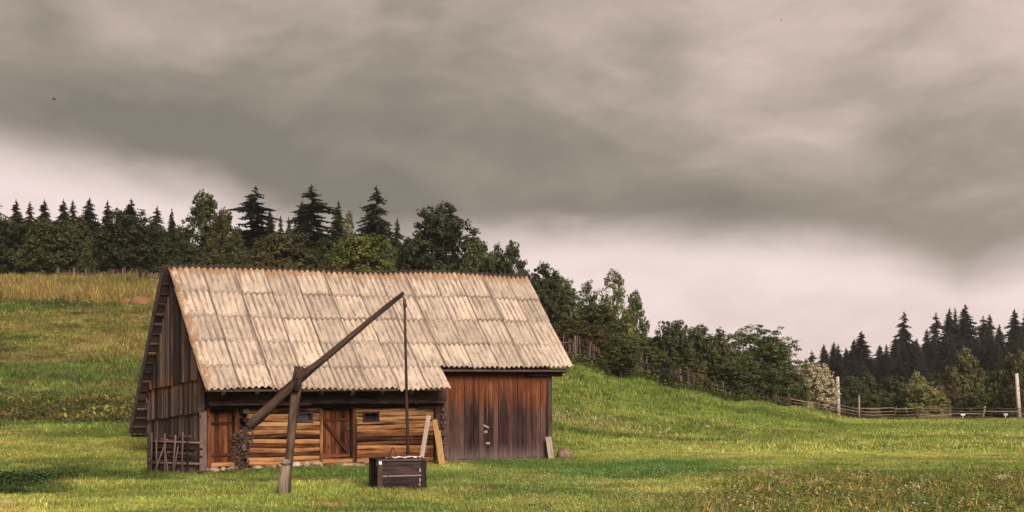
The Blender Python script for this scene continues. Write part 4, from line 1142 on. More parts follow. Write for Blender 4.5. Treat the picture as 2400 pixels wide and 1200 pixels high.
def spruce_mesh(name, seed, R0, droop, gap, whorls=34, taper=.85, ragged=.3):
    g = random.Random(seed); Vt = []; Fc = []; sh = []
    for k in range(whorls):
        t = k / (whorls - 1); z = .05 + .93 * t
        R = R0 * (1 - t) ** taper * g.uniform(1 - ragged, 1 + ragged * .5) + .011
        nb = int(6 + 4 * (1 - t))
        for j in range(nb):
            if g.random() < gap: continue
            az = g.uniform(0, 6.283); Lb = R * g.uniform(.6, 1.12); dx, dy = math.cos(az), math.sin(az)
            n = max(3, int(Lb / .0135)); zz = z + g.uniform(-.012, .012); s_ = g.uniform(.2, .8)
            for q in range(n):
                u = (q + .6) / n
                c = (dx * Lb * u, dy * Lb * u, zz - droop * Lb * (u ** 1.3) + .25 * droop * Lb * max(0, u - .7))
                w = min(.031, .30 * Lb + .0085) * (1.1 - .55 * u)
                for sd_ in (-1, 1):
                    # spray: leaf-like quad swept outwards and hanging a little
                    ox, oy = -dy * sd_, dx * sd_
                    tx, ty = dx * .75 + ox * .65, dy * .75 + oy * .65
                    tip = (c[0] + tx * w * g.uniform(.8, 1.4), c[1] + ty * w * g.uniform(.8, 1.4), c[2] - w * g.uniform(.15, .75))
                    b0 = len(Vt); hw = w * .30
                    mx = [(c[i] + tip[i]) / 2 for i in range(3)]
                    Vt += [c, (mx[0] - ty * hw, mx[1] + tx * hw, mx[2] + g.uniform(-.3, .3) * hw), tip, (mx[0] + ty * hw, mx[1] - tx * hw, mx[2] - hw * .6)]
                    Fc.append((b0, b0 + 1, b0 + 2, b0 + 3)); sh.append(min(1, max(0, s_ + g.uniform(-.25, .25) + .15 * (u - .5))))
                # hanging curtain twig
                b0 = len(Vt); hl_ = w * g.uniform(.6, 1.5); hx, hy = dx * w * .5, dy * w * .5
                Vt += [(c[0] - hx, c[1] - hy, c[2]), (c[0] + hx, c[1] + hy, c[2] - .004), (c[0] + hx * .3, c[1] + hy * .3, c[2] - hl_), (c[0] - hx * .4, c[1] - hy * .4, c[2] - hl_ * .8)]
                Fc.append((b0, b0 + 1, b0 + 2, b0 + 3)); sh.append(max(0, s_ - .15 + g.uniform(-.2, .2)))
    for k in range(14):                               # leader
        b0 = len(Vt); z = .95 + .05 * k / 14; a_ = k * 2.4; w = .0045
        Vt += [(0, 0, z), (math.cos(a_) * w, math.sin(a_) * w, z + .004), (0, 0, z + .02), (-math.cos(a_) * w * .4, -math.sin(a_) * w * .4, z + .006)]
        Fc.append((b0, b0 + 1, b0 + 2, b0 + 3)); sh.append(.4)
    return np_mesh(name, np.array(Vt), np.array(Fc), M_NEEDLE, {'shade': ('FACE', np.array(sh))})


CROWN['spruce'] = spruce_mesh("crown_spruce", 1, .205, .50, .02, 60, .78, .35)
CROWN['spruce_b'] = spruce_mesh("crown_spruce_b", 2, .205, .60, .05, 54, .84, .5)
CROWN['ragged'] = spruce_mesh("crown_spruce_ragged", 3, .22, .45, .20, 40, .60, .65)
CROWN['ragged_b'] = spruce_mesh("crown_spruce_ragged_b", 4, .21, .60, .12, 46, .70, .55)


def trunk_mesh(name, seed, conifer):
    mb = MB(); g = random.Random(seed)
    if conifer:
        mb.tube([(0, 0, -.04), (0, 0, .3), (0, 0, .7), (0, 0, .985)], [.018, .014, .008, .002], 7, .05)
    else:
        mb.tube([(0, 0, -.04), (.01, 0, .12), (-.012, .01, .3), (.01, 0, .55), (0, 0, .8)], [.032, .026, .02, .013, .004], 8, .06)
        for k in range(8):
            a_ = k * 2.4 + g.random(); z = .16 + .06 * k; l_ = g.uniform(.22, .36)
            mb.tube([(0, 0, z), (math.cos(a_) * l_ * .5, math.sin(a_) * l_ * .5, z + .09), (math.cos(a_) * l_, math.sin(a_) * l_, z + .22)], [.013, .009, .003], 6, .05)
    me = bpy.data.meshes.new(name); me.from_pydata([tuple(v) for v in mb.v], [], mb.f)
    ul = me.uv_layers.new(name="UVMap"); ul.data.foreach_set("uv", [x * 8 for f in mb.uv for p_ in f for x in p_])
    me.polygons.foreach_set("use_smooth", mb.sm); me.materials.append(W_BARK)
    return me


TR_C, TR_B = trunk_mesh("trunk_conifer", 1, True), trunk_mesh("trunk_broadleaf", 2, False)
rt = random.Random(99)


def tree(kind, px, top, width, Y, col, label, group=None, name=None, base_py=None, sink=.3, lift=0.0):
    """a tree standing at photo column px and distance Y, its top at photo row `top`"""
    con = kind.startswith(('spruce', 'ragged'))
    x, y = gp2(px, Y); g = gz(x, y) - sink
    H = P(px, top, Y).z - g; wid = width / F * Y
    nm = name or ('spruce_tree' if con else 'leafy_tree')
    o = thing(nm, (x, y, g), label, "tree" if 'tree' in nm else "shrub", group)
    v0 = .78
    o.rotation_euler = (rt.uniform(-.03, .03), rt.uniform(-.03, .03), 0)
    c = bpy.data.objects.new("crown", CROWN[kind]); COL.objects.link(c); c.parent = o
    t = bpy.data.objects.new("trunk", TR_C if con else TR_B); COL.objects.link(t); t.parent = o
    s = wid * ((1.5 if Y > 200 else 1.6 if px > 560 else 1.8) / .40 if con else 1.24 if px > 1250 and Y < 110 else 1.14)
    c.scale = (s * rt.uniform(.9, 1.1), s * rt.uniform(.9, 1.1), H * (1 - lift) / (1.0 if con else .99)); c.location = (0, 0, H * lift)
    t.scale = (H * .55 if con else min(s, H) * .8,) * 2 + (H,)
    a_ = rt.uniform(0, 6.28); c.rotation_euler = (0, 0, a_); t.rotation_euler = (0, 0, a_)
    v = v0 * rt.uniform(.72, 1.36) * (1.18 if px > 1300 and Y < 110 else 1.0); w_ = rt.uniform(.88, 1.14)
    c.color = (col[0] * v * w_, col[1] * v, col[2] * v, 1); t.color = (1, 1, 1, 1)
    return o


SPR = (.024, .033, .015); SPR2 = (.020, .030, .017); SPB = (.075, .038, .024)
DKG = (.038, .048, .017); MDG = (.052, .066, .020); OLV = (.066, .068, .021); YEL = (.115, .120, .026); LTG = (.082, .098, .034); BRN = (.064, .056, .023); SIL = (.42, .385, .27)

# --- spruces standing behind the broadleaf belt on the hill
hill_spruce = "dark spruce in the row along the hilltop skyline"
for (k, px, top, w, Y, col, lab) in (
    ('ragged_b', -8, 455, 70, 128, SPR, "tall spruce cut by the picture edge on the hilltop skyline"),
    ('spruce', 38, 468, 58, 132, SPR, "small pointed spruce next to the browned one on the hilltop"),
    ('spruce_b', 74, 474, 62, 126, SPB, "half dead spruce with reddish brown needles on the hilltop"),
    ('spruce', 98, 468, 66, 131, SPR, "dark pointed spruce just beside the browned spruce"),
    ('spruce', 150, 467, 62, 130, SPR, "slim spruce forming a close pair on the hilltop, the first of the pair"),
    ('spruce_b', 175, 470, 58, 133, SPR, "slim spruce forming a close pair on the hilltop, the second of the pair"),
    ('spruce', 207, 465, 74, 128, SPR2, "sharp topped dark spruce rising alone above pale leafy trees"),
    ('spruce_b', 252, 470, 78, 130, SPR, "broad blunt spruce between the lone sharp one and the big bushy tree"),
    ('spruce', 303, 466, 90, 124, SPR, "spruce whose pointed tip rises out of the big bushy dark tree"),
    ('spruce_b', 366, 484, 84, 127, OLV, "olive green bushy spruce before the tall rounded maple"),
    ('spruce', 404, 488, 40, 133, SPR, "thin little spruce tip beside the tall rounded maple"),
    ('ragged', 598, 436, 122, 116, SPR2, "tall ragged spruce with drooping gaps, first of three over the roof"),
    ('spruce', 637, 490, 54, 120, SPR, "small spruce tucked against the first tall ragged spruce"),
    ('spruce_b', 660, 505, 44, 124, SPR, "little spruce tip midway between two tall ragged spruces"),
    ('spruce', 678, 508, 36, 126, SPR, "tiny spruce tip just before the middle tall spruce"),
    ('spruce_b', 706, 472, 76, 118, SPR2, "grey green spruce leaning close to the middle tall spruce"),
    ('ragged', 737, 434, 138, 115, SPR2, "broad flat branched spruce, middle of three tall ones over the roof"),
    ('spruce', 790, 472, 66, 119, SPR, "neat small spruce just past the middle tall spruce"),
    ('ragged_b', 881, 437, 128, 114, SPR2, "tall spruce with hanging boughs, last of three over the roof"),
    ('spruce_b', 932, 510, 52, 112, SPR, "slim spruce between the last tall spruce and the great round tree"),
    ('spruce', 1033, 476, 44, 108, SPR, "spruce tip poking out of the top of the great round tree")):
    tree(k, px, top, w, Y, col, lab)
# filler spruces deep in the wood
for i, (px, top, Y) in enumerate(((15, 490, 140), (58, 500, 142), (125, 495, 141), (190, 500, 142), (230, 492, 140), (280, 500, 142), (335, 498, 140), (385, 510, 140), (430, 510, 138), (570, 540, 132), (620, 540, 134), (690, 545, 130), (760, 540, 132), (810, 530, 130), (850, 540, 128), (910, 550, 126), (960, 560, 122))):
    tree('spruce' if i % 2 else 'spruce_b', px, top + 24, 80, Y, SPR, "dark spruce deep in the hilltop wood with only its top showing", "spruces deep in the hilltop wood")

# --- broadleaf belt on the hill
for (k, px, top, w, Y, col, lab) in (
    ('round', 35, 506, 150, 104, DKG, "dark leafy tree at the picture edge above the dry grass"),
    ('round2', 118, 510, 165, 100, DKG, "dark leafy tree above the stretch of weathered hilltop palings"),
    ('oval', 186, 510, 100, 103, MDG, "lighter green slender tree between two dark leafy trees on the hill"),
    ('oval', 203, 583, 62, 91, LTG, "small pale green tree right behind the hilltop paling fence"),
    ('round2', 300, 486, 200, 102, DKG, "very wide dark bushy tree near the barn's rear verge"),
    ('oval', 372, 530, 110, 104, DKG, "dark tree wedged between the wide bushy tree and the rounded maple"),
    ('oval', 478, 453, 178, 106, MDG, "tall rounded maple rising above the barn's gable peak"),
    ('oval', 528, 492, 120, 103, OLV, "yellowish green tree on the flank of the tall rounded maple"),
    ('round', 430, 570, 130, 95, DKG, "low dark tree above the near end of the ridge"),
    ('round2', 500, 592, 120, 92, OLV, "low olive bush peeping over the ridge below the maple"),
    ('round', 570, 585, 130, 96, MDG, "mid green bush over the ridge below the first ragged spruce"),
    ('mound', 665, 540, 210, 98, BRN, "broad brownish green tree between the two ragged spruces"),
    ('round', 610, 585, 110, 94, BRN, "autumn tinged bush with yellow flecks over the ridge"),
    ('oval', 700, 575, 120, 97, OLV, "olive shrub below the middle tall spruce"),
    ('round', 760, 560, 110, 99, DKG, "dark shrub beside the dense yellow green round tree"),
    ('airy', 822, 498, 84, 108, LTG, "pale yellowish tree top between two tall spruces"),
    ('mound', 842, 542, 205, 94, YEL, "dense round tree with yellow green top just above the ridge"),
    ('oval', 903, 560, 84, 96, LTG, "pale feathery tree leaning against the dense round tree"),
    ('round', 1036, 482, 212, 96, DKG, "great round dark tree above the middle of the ridge"),
    ('round2', 975, 555, 120, 97, DKG, "dark tree at the foot of the great round tree on its near side"),
    ('oval', 1112, 556, 120, 93, MDG, "dark tree sloping off the great round tree towards the sky"),
    ('oval', 1162, 575, 90, 91, DKG, "bushy dark tree filling the dip before the columnar tree"),
    ('column', 1206, 563, 104, 90, DKG, "columnar dark tree with pointed top over the roof's far end"),
    ('oval', 1274, 617, 130, 86, DKG, "dark pointed tree just past the roof's far top corner"),
    ('round', 1318, 650, 92, 88, DKG, "dark round headed tree against the bright sky past the roof"),
    ('airy', 1374, 660, 96, 92, LTG, "thin pale tree with sky showing through its tip"),
    ('airy', 1438, 636, 128, 90, LTG, "tall pale birch like tree standing highest past the roof"),
    ('round', 1405, 712, 120, 88, MDG, "dense green tree between the two pale thin trees"),
    ('oval', 1484, 684, 80, 93, MDG, "green tree on the downhill flank of the tall pale tree"),
    ('round2', 1335, 748, 120, 80, BRN, "brownish shrub above the palings next to the roof verge"),
    ('round', 1392, 766, 120, 82, BRN, "olive brown shrub above the palings in mid slope"),
    ('airy', 1436, 782, 66, 81, LTG, "pale shrub with whitish upright leaf tips by the fence"),
    ('round', 1490, 800, 120, 84, OLV, "olive shrub just behind the downhill end of the palings"),
    ('round2', 1572, 746, 122, 92, MDG, "bluish green bushy tree midway down the fence line"),
    ('round', 1634, 764, 112, 96, DKG, "dark tree with russet top midway down the fence line"),
    ('oval', 1688, 772, 84, 98, BRN, "russet topped tree just before the broad feathery tree"),
    ('round2', 1700, 812, 120, 96, MDG, "lower green bush between the russet tree and the feathery tree"),
    ('feather', 1786, 755, 182, 99, (.072, .112, .034), "broad feathery tree with layered boughs at the end of the slope"),
    ('round', 1760, 852, 120, 97, DKG, "dark underwood below the broad feathery tree"),
    ('round2', 1838, 850, 120, 100, MDG, "green bush under the outer boughs of the feathery tree"),
    ('round', 1610, 850, 110, 90.5, OLV, "low olive bush overhanging the fence in mid slope")):
    tree(k, px, top, w, Y, col, lab)
tree('round2', 1792, 782, 150, 101, MDG, "full green tree standing close behind the broad feathery tree")
tree('mound', 1700, 850, 120, 94, MDG, "low rounded bush reaching the fence before the feathery tree")
tree('mound', 1520, 812, 110, 86, OLV, "low rounded olive bush behind the palings in mid slope")
tree('round2', 1455, 786, 120, 77.5, OLV, "small tree with a bare leaning trunk before the palings", lift=.30)
tree('round', 1545, 838, 90, 84.5, DKG, "low dark shrub covering the fence rails", name='shrub')
tree('mound', 1905, 847, 118, 104, SIL, "silvery white flowering shrub beside the concrete pole", name='shrub')
tree('mound', 1868, 900, 60, 102, LTG, "small pale shrub between feathery tree and silvery shrub", name='shrub')
tree('airy', 301, 650, 27, 84.5, LTG, "tiny bright green bush alone at the hilltop fence", name='shrub', sink=.1)
tree('airy', 1415, 850, 46, 76.5, DKG, "dark weedy shrub at the foot of the palings", name='shrub', sink=.1)
tree('mound', 2050, 955, 34, 103, LTG, "small pale bush showing through the rail fence", name='shrub', sink=.1)
for i, (px, top, Y) in enumerate(((50, 560, 112), (150, 560, 112), (250, 545, 112), (340, 550, 112), (420, 545, 112), (550, 570, 108), (640, 590, 106), (730, 590, 106), (800, 590, 104), (940, 590, 104), (1060, 600, 100), (1130, 610, 98), (1230, 640, 96), (1350, 745, 98), (1520, 790, 102), (1450, 765, 100), (1290, 720, 97), (1335, 755, 97), (1405, 765, 98), (1480, 790, 100), (1250, 680, 96), (1560, 810, 104), (1640, 815, 106), (1590, 815, 106), (1670, 830, 108), (1740, 830, 108))):
    tree('round' if i % 2 else 'oval', px, top, 150, Y, DKG, "dark leafy tree filling the shade behind the front trees on the hill", "dark trees behind the front row on the hill")

# --- spruce wood on the far hill
far = "spruce tops on the far hill"
for (k, px, top, w, Y, lab) in (
    ('spruce', 1887, 840, 34, 262, "lowest small spruce at the bright end of the far wood"),
    ('ragged', 1904, 820, 30, 262, "thin see-through spruce at the bright end of the far wood"),
    ('spruce', 1934, 806, 44, 260, "first dark spruce of the small clump of the far wood"),
    ('spruce', 1952, 801, 38, 262, "second dark spruce of the small clump of the far wood"),
    ('ragged_b', 1966, 806, 36, 262, "third ragged spruce of the small clump of the far wood"),
    ('spruce', 1984, 814, 36, 258, "last lower spruce of the small clump of the far wood"),
    ('spruce', 2000, 794, 42, 260, "slim spruce beside the broad one at the near end of the far wood"),
    ('spruce', 2018, 776, 66, 256, "broad dark spruce standing highest at the near end of the far wood"),
    ('spruce', 2064, 808, 48, 258, "spruce just past the gap in the far wood"),
    ('spruce_b', 2080, 806, 44, 260, "second spruce past the gap in the far wood"),
    ('spruce', 2100, 788, 46, 262, "spruce at the foot of the tall lone spire in the far wood"),
    ('ragged_b', 2116, 730, 62, 264, "tall lone spire of a spruce rising above the far wood"),
    ('spruce', 2148, 792, 44, 260, "low spruce in the saddle past the lone spire"),
    ('spruce_b', 2170, 770, 50, 262, "spruce climbing towards the high group of the far wood"),
    ('ragged', 2190, 732, 50, 264, "bare sided spruce at the start of the high group"),
    ('spruce', 2222, 722, 60, 262, "tall spruce in the high group before its highest one"),
    ('spruce_b', 2244, 720, 46, 266, "narrow spruce squeezed beside the highest spruce"),
    ('spruce', 2264, 713, 84, 260, "highest and broadest spruce of the far wood"),
    ('ragged', 2304, 740, 56, 262, "open branched spruce just past the highest spruce"),
    ('spruce_b', 2320, 736, 56, 264, "dense spruce paired with an open branched one"),
    ('spruce', 2344, 760, 46, 262, "small spruce in the dip before the frame's edge"),
    ('spruce', 2380, 724, 66, 262, "tall spruce near the frame's edge above the tall utility pole"),
    ('spruce_b', 2402, 716, 60, 264, "spruce cut off by the frame's edge on the far hill")):
    tree(k, px, top, w, Y, SPR2, lab)
r = random.Random(3)
for i in range(64):
    px = 1880 + 560 * (i + r.random()) / 46
    ridge_ = np.interp(px, [1880, 1940, 2010, 2050, 2120, 2200, 2260, 2340, 2440], [862, 838, 822, 840, 800, 776, 768, 780, 760])
    tree(('spruce', 'spruce_b')[i % 2], px, ridge_ + r.uniform(0, 52), r.uniform(44, 62), r.uniform(225, 250), SPR2, "dark spruce packed in the face of the far wood", "spruces packed in the far wood")
# --- bushes before the far wood
for (k, px, top, w, Y, col, lab) in (
    ('round2', 1990, 878, 110, 132, DKG, "dark rounded tree behind the first concrete pole"),
    ('oval', 2032, 874, 90, 136, MDG, "green tree top just past the first concrete pole"),
    ('round', 2092, 882, 120, 134, DKG, "dark bush over the rail fence in mid meadow"),
    ('round2', 2050, 912, 120, 124, MDG, "lower green bush behind the thin wooden post"),
    ('round', 2120, 922, 90, 120, DKG, "low dark bush just before the bright bush"),
    ('oval', 2152, 872, 70, 126, (.17, .18, .075), "pale pointed bush top at the back of the bright bush"),
    ('mound', 2172, 894, 108, 118, (.185, .205, .066), "bright yellow green bush before the red roofed house"),
    ('oval', 2256, 818, 122, 130, (.150, .142, .050), "tall brownish green tree behind the rail fence"),
    ('round', 2230, 922, 90, 122, OLV, "olive undergrowth at the foot of the tall brownish tree"),
    ('round2', 2318, 866, 100, 134, (.085, .095, .034), "rounded green tree between two tall leafy trees by the fence"),
    ('oval', 2362, 832, 90, 132, (.115, .115, .040), "leafy tree with light crown beside the tall utility pole"),
    ('oval', 2402, 822, 90, 130, (.12, .118, .040), "leafy tree cut by the frame edge behind the tall utility pole"),
    ('round', 2300, 918, 120, 120, MDG, "low green thicket behind the white boards"),
    ('round2', 2370, 908, 110, 118, DKG, "dark low thicket at the frame's edge behind the fence"),
    ('round', 1950, 910, 90, 122, DKG, "dark bush between silvery shrub and first concrete pole"),
    ('round', 2190, 872, 90, 140, DKG, "dark tree top behind the bright yellow green bush")):
    tree(k, px, top, w, Y, col, lab)

# ------------------------------------------------------------------ thin pinkish haze, added to lift the dark tones
hz = MB().box((0, 340, 24), (960, 0, 0), (0, 690, 0), (0, 0, 28))
hm = bpy.data.materials.new("tone_lift_haze"); hm.use_nodes = True
HT = NT(hm.node_tree)
HT.node('ShaderNodeOutputMaterial', {'Volume': HT.node('ShaderNodeVolumePrincipled', {'Color': (0.92, 0.80, 0.82, 1), 'Density': 0.00017, 'Anisotropy': 0.2}).outputs[0]})
hz.build("haze", hm, None, kind='stuff', label="thin haze added over meadow and wooded hills to lift dark tones")

# ------------------------------------------------------------------ grass, weeds and flowers
def grass_mat(name, attr_only=False, trans=.3):
    m, T = new_mat(name)
    c = T.node('ShaderNodeAttribute', attribute_name='tint', attribute_type='INSTANCER').outputs['Color']
    h = T.node('ShaderNodeAttribute', attribute_name='shade').outputs['Fac']
    k = T.math('ADD', .55, T.math('MULTIPLY', h, .95))
    col = T.mix(1.0, c, T.node('ShaderNodeCombineColor', {0: k, 1: k, 2: T.math('MULTIPLY', k, .9)}).outputs[0], 'MULTIPLY')
    finish(T, col, .7, spec=.2, trans=trans)
    return m


M_GRASS = grass_mat("grass_blade")
M_PETAL = plain("petal", (.55, .50, .46), (.78, .74, .70), 3.0, .7)


def tuft(name, seed, n, rad, h, w, bend, mat=M_GRASS):
    g = np.random.default_rng(seed); Vt = []; Fc = []; sh = []
    for i in range(n):
        a_ = g.random() * 6.283; rr_ = rad * math.sqrt(g.random()); bx, by = math.cos(a_) * rr_, math.sin(a_) * rr_
        hh = h * (.5 + .7 * g.random()); b_ = g.random() * 6.283; le = bend * hh * (.3 + g.random())
        dx, dy = math.cos(b_), math.sin(b_); ww = w * (.6 + .8 * g.random()); sx, sy = -dy * ww, dx * ww
        o_ = len(Vt)
        Vt += [(bx - sx, by - sy, -.02), (bx + sx, by + sy, -.02), (bx + sx * .8 + dx * le * .35, by + sy * .8 + dy * le * .35, hh * .6), (bx - sx * .8 + dx * le * .35, by - sy * .8 + dy * le * .35, hh * .6),
               (bx + dx * le + sx * .15, by + dy * le + sy * .15, hh), (bx + dx * le - sx * .15, by + dy * le - sy * .15, hh)]
        Fc += [(o_, o_ + 1, o_ + 2, o_ + 3), (o_ + 3, o_ + 2, o_ + 4, o_ + 5)]
        s_ = g.random(); sh += [s_ * .8, s_]
    return np_mesh(name, np.array(Vt), np.array(Fc), mat, {'shade': ('FACE', np.array(sh))})


def heads(name, seed, n, rad, h, size, flat=.35):
    """stalks with small flower or seed heads; heads carry the petal tint"""
    g = np.random.default_rng(seed); Vt = []; Fc = []; sh = []
    for i in range(n):
        a_ = g.random() * 6.283; rr_ = rad * math.sqrt(g.random()); bx, by = math.cos(a_) * rr_, math.sin(a_) * rr_
        hh = h * (.55 + .6 * g.random()); lx, ly = g.normal() * .15 * hh, g.normal() * .15 * hh; s = size * (.6 + .7 * g.random())
        for k in range(3):
            t = k * 1.05 + g.random(); ux, uy = math.cos(t) * s, math.sin(t) * s; o_ = len(Vt)
            zz = hh + g.normal() * s * .3
            Vt += [(bx + lx - ux, by + ly - uy, zz - s * flat), (bx + lx + uy * .6, by + ly - ux * .6, zz + s * flat), (bx + lx + ux, by + ly + uy, zz + s * flat * .8), (bx + lx - uy * .6, by + ly + ux * .6, zz - s * flat * .4)]
            Fc.append((o_, o_ + 1, o_ + 2, o_ + 3)); sh.append(.35 + .65 * g.random())
    return np_mesh(name, np.array(Vt), np.array(Fc), M_GRASS, {'shade': ('FACE', np.array(sh))})


def broad(name, seed, n, rad, h, size):
    g = np.random.default_rng(seed); Vt = []; Fc = []; sh = []
    for i in range(n):
        a_ = g.random() * 6.283; rr_ = rad * math.sqrt(g.random()); c = np.array([math.cos(a_) * rr_, math.sin(a_) * rr_, h * g.random()])
        nrm = np.array([0, 0, .8]) + g.normal(size=3) * .5; nrm /= np.linalg.norm(nrm)
        t = np.cross(nrm, g.normal(size=3)); t /= np.linalg.norm(t); b = np.cross(nrm, t); s = size * (.5 + .8 * g.random()); o_ = len(Vt)
        Vt += [c - t * s, c + b * s * .5, c + t * s, c - b * s * .5]; Fc.append((o_, o_ + 1, o_ + 2, o_ + 3)); sh.append(g.random())
    return np_mesh(name, np.array(Vt), np.array(Fc), M_GRASS, {'shade': ('FACE', np.array(sh))})


def src(me):
    o = bpy.data.objects.new(me.name, me)
    return o


def scatter(name, label, me, xy, cols, scale, seed=0):
    """one stuff object: a cloud of points on the ground that carries tuft instances"""
    g = np.random.default_rng(seed); n = len(xy)
    z = ground(xy[:, 0], xy[:, 1])
    pm = bpy.data.meshes.new(name); pm.vertices.add(n)
    pm.vertices.foreach_set("co", np.column_stack([xy, z]).astype(np.float32).ravel())
    at = pm.attributes.new("tint", 'FLOAT_COLOR', 'POINT'); at.data.foreach_set("color", np.column_stack([cols, np.ones(n)]).astype(np.float32).ravel())
    at = pm.attributes.new("rot", 'FLOAT_VECTOR', 'POINT'); at.data.foreach_set("vector", np.column_stack([g.normal(size=n) * .08, g.normal(size=n) * .08, g.random(n) * 6.283]).astype(np.float32).ravel())
    at = pm.attributes.new("size", 'FLOAT', 'POINT'); at.data.foreach_set("value", np.asarray(scale, np.float32))
    o = bpy.data.objects.new(name, pm); COL.objects.link(o)
    ng = bpy.data.node_groups.new(name, 'GeometryNodeTree')
    ng.interface.new_socket("Geometry", in_out='INPUT', socket_type='NodeSocketGeometry'); ng.interface.new_socket("Geometry", in_out='OUTPUT', socket_type='NodeSocketGeometry')
    N = ng.nodes; gi = N.new('NodeGroupInput'); go = N.new('NodeGroupOutput')
    iop = N.new('GeometryNodeInstanceOnPoints'); oi = N.new('GeometryNodeObjectInfo'); oi.inputs['Object'].default_value = src(me)
    def attr(nm, typ):
        a_ = N.new('GeometryNodeInputNamedAttribute'); a_.data_type = typ; a_.inputs[0].default_value = nm
        return a_.outputs[0]
    ln = ng.links.new
    ln(gi.outputs[0], iop.inputs['Points']); ln(oi.outputs['Geometry'], iop.inputs['Instance'])
    e2r = N.new('FunctionNodeEulerToRotation'); ln(attr("rot", 'FLOAT_VECTOR'), e2r.inputs[0]); ln(e2r.outputs[0], iop.inputs['Rotation'])
    ln(attr("size", 'FLOAT'), iop.inputs['Scale']); ln(iop.outputs[0], go.inputs[0])
    md = o.modifiers.new("scatter", 'NODES'); md.node_group = ng
    return tag(o, label, None, None, 'stuff')


def region(seed, n, y0, y1, amax=.50, power=1.0):
    """points over the part of the meadow within a widened view wedge, evenly by area"""
    g = np.random.default_rng(seed)
    y = np.sqrt(y0 ** 2 + (y1 ** 2 - y0 ** 2) * g.random(n)); x = y * amax * (2 * g.random(n) - 1)
    return np.column_stack([x, y])


def clear_barn(xy):
    d = xy - np.array([A0.x, A0.y]); a_ = d @ np.array([U.x, U.y]); b_ = d @ np.array([V.x, V.y])
    return xy[~((a_ > -.02) & (a_ < L + .02) & (b_ > -.05 + .3 * (a_ < 7.5)) & (b_ < Wd))]


def qpx(xy): return xy[:, 0] / xy[:, 1] * F + 1200


G = np.random.default_rng(12)
def jitter(c, s): return np.clip(c * (1 + s * G.normal(size=(len(c), 1))) * (1 + s * .35 * G.normal(size=c.shape)), .004, 1)


for i in range(3):
    xy = clear_barn(region(200 + i, 26000, 19, 46))
    dw = np.minimum(np.hypot(xy[:, 0] - Q(.5, .4, 0).x, xy[:, 1] - Q(.5, .4, 0).y) - .75, np.hypot(xy[:, 0] - pb.x, xy[:, 1] - pb.y) - .1)
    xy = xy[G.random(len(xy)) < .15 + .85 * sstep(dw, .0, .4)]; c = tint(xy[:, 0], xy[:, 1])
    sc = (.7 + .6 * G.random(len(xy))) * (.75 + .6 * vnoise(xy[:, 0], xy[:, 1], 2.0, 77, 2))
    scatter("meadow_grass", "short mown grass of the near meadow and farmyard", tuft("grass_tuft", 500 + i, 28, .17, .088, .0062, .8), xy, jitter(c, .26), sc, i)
for i in range(2):
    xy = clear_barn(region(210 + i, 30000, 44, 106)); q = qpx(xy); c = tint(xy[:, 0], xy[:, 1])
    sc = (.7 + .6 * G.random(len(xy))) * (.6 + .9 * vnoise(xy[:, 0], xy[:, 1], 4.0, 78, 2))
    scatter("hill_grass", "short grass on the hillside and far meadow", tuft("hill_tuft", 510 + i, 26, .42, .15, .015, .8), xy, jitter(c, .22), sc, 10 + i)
# tall dry grass below the hilltop fence
xy = region(220, 16000, 77.8, 87.5, .5); xy = xy[qpx(xy) < 900]; q = qpx(xy)
xy = xy[G.random(len(xy)) < sstep(xy[:, 1] + (vnoise(xy[:, 0], xy[:, 1], 3, 5, 2) - .5) * 2, 78.2, 79.2)]
c = np.array((.25, .180, .066)) * (.7 + .6 * vnoise(xy[:, 0], xy[:, 1], 3.0, 61, 3))[:, None]
c = lerp3(c, (.13, .13, .035), sstep(vnoise(xy[:, 0], xy[:, 1], 2.2, 62, 3), .5, .75) * .7)
scatter("tall_dry_grass", "band of tall golden dry grass below the hilltop fence", tuft("dry_tuft", 520, 22, .30, .62, .014, .35), xy, jitter(c, .2), .7 + .6 * G.random(len(xy)), 20)
# long grass against walls, posts and fences
pts = []
for k in range(330):
    a_ = G.random() * (L + .6) - .3; b_ = -.02 - .5 * G.random() ** 2; p_ = B(a_, b_, 0); pts.append((p_.x, p_.y))
for k in range(120): p_ = K(G.random() * RL, -.12 - .2 * G.random(), 0); pts.append((p_.x, p_.y))
for k in range(70): p_ = Q(G.random() * WW, -.12 - .15 * G.random(), 0); pts.append((p_.x, p_.y))
for k in range(30): p_ = Q(-.12 - .1 * G.random(), G.random() * WDp, 0); pts.append((p_.x, p_.y))
for k in range(40): pts.append((pb.x + G.normal() * .22, pb.y - .1 + G.normal() * .2))
for k in range(60): p_ = P(1322, 1078, 39); pts.append((p_.x + G.normal() * .4, p_.y - .2 + G.normal() * .25))
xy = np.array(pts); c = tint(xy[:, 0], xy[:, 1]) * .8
scatter("edge_grass", "longer unmown grass round the barn foot, posts and well", tuft("edge_tuft", 530, 16, .12, .15, .006, .6), xy, jitter(c, .2), .6 + .6 * G.random(len(xy)), 21)
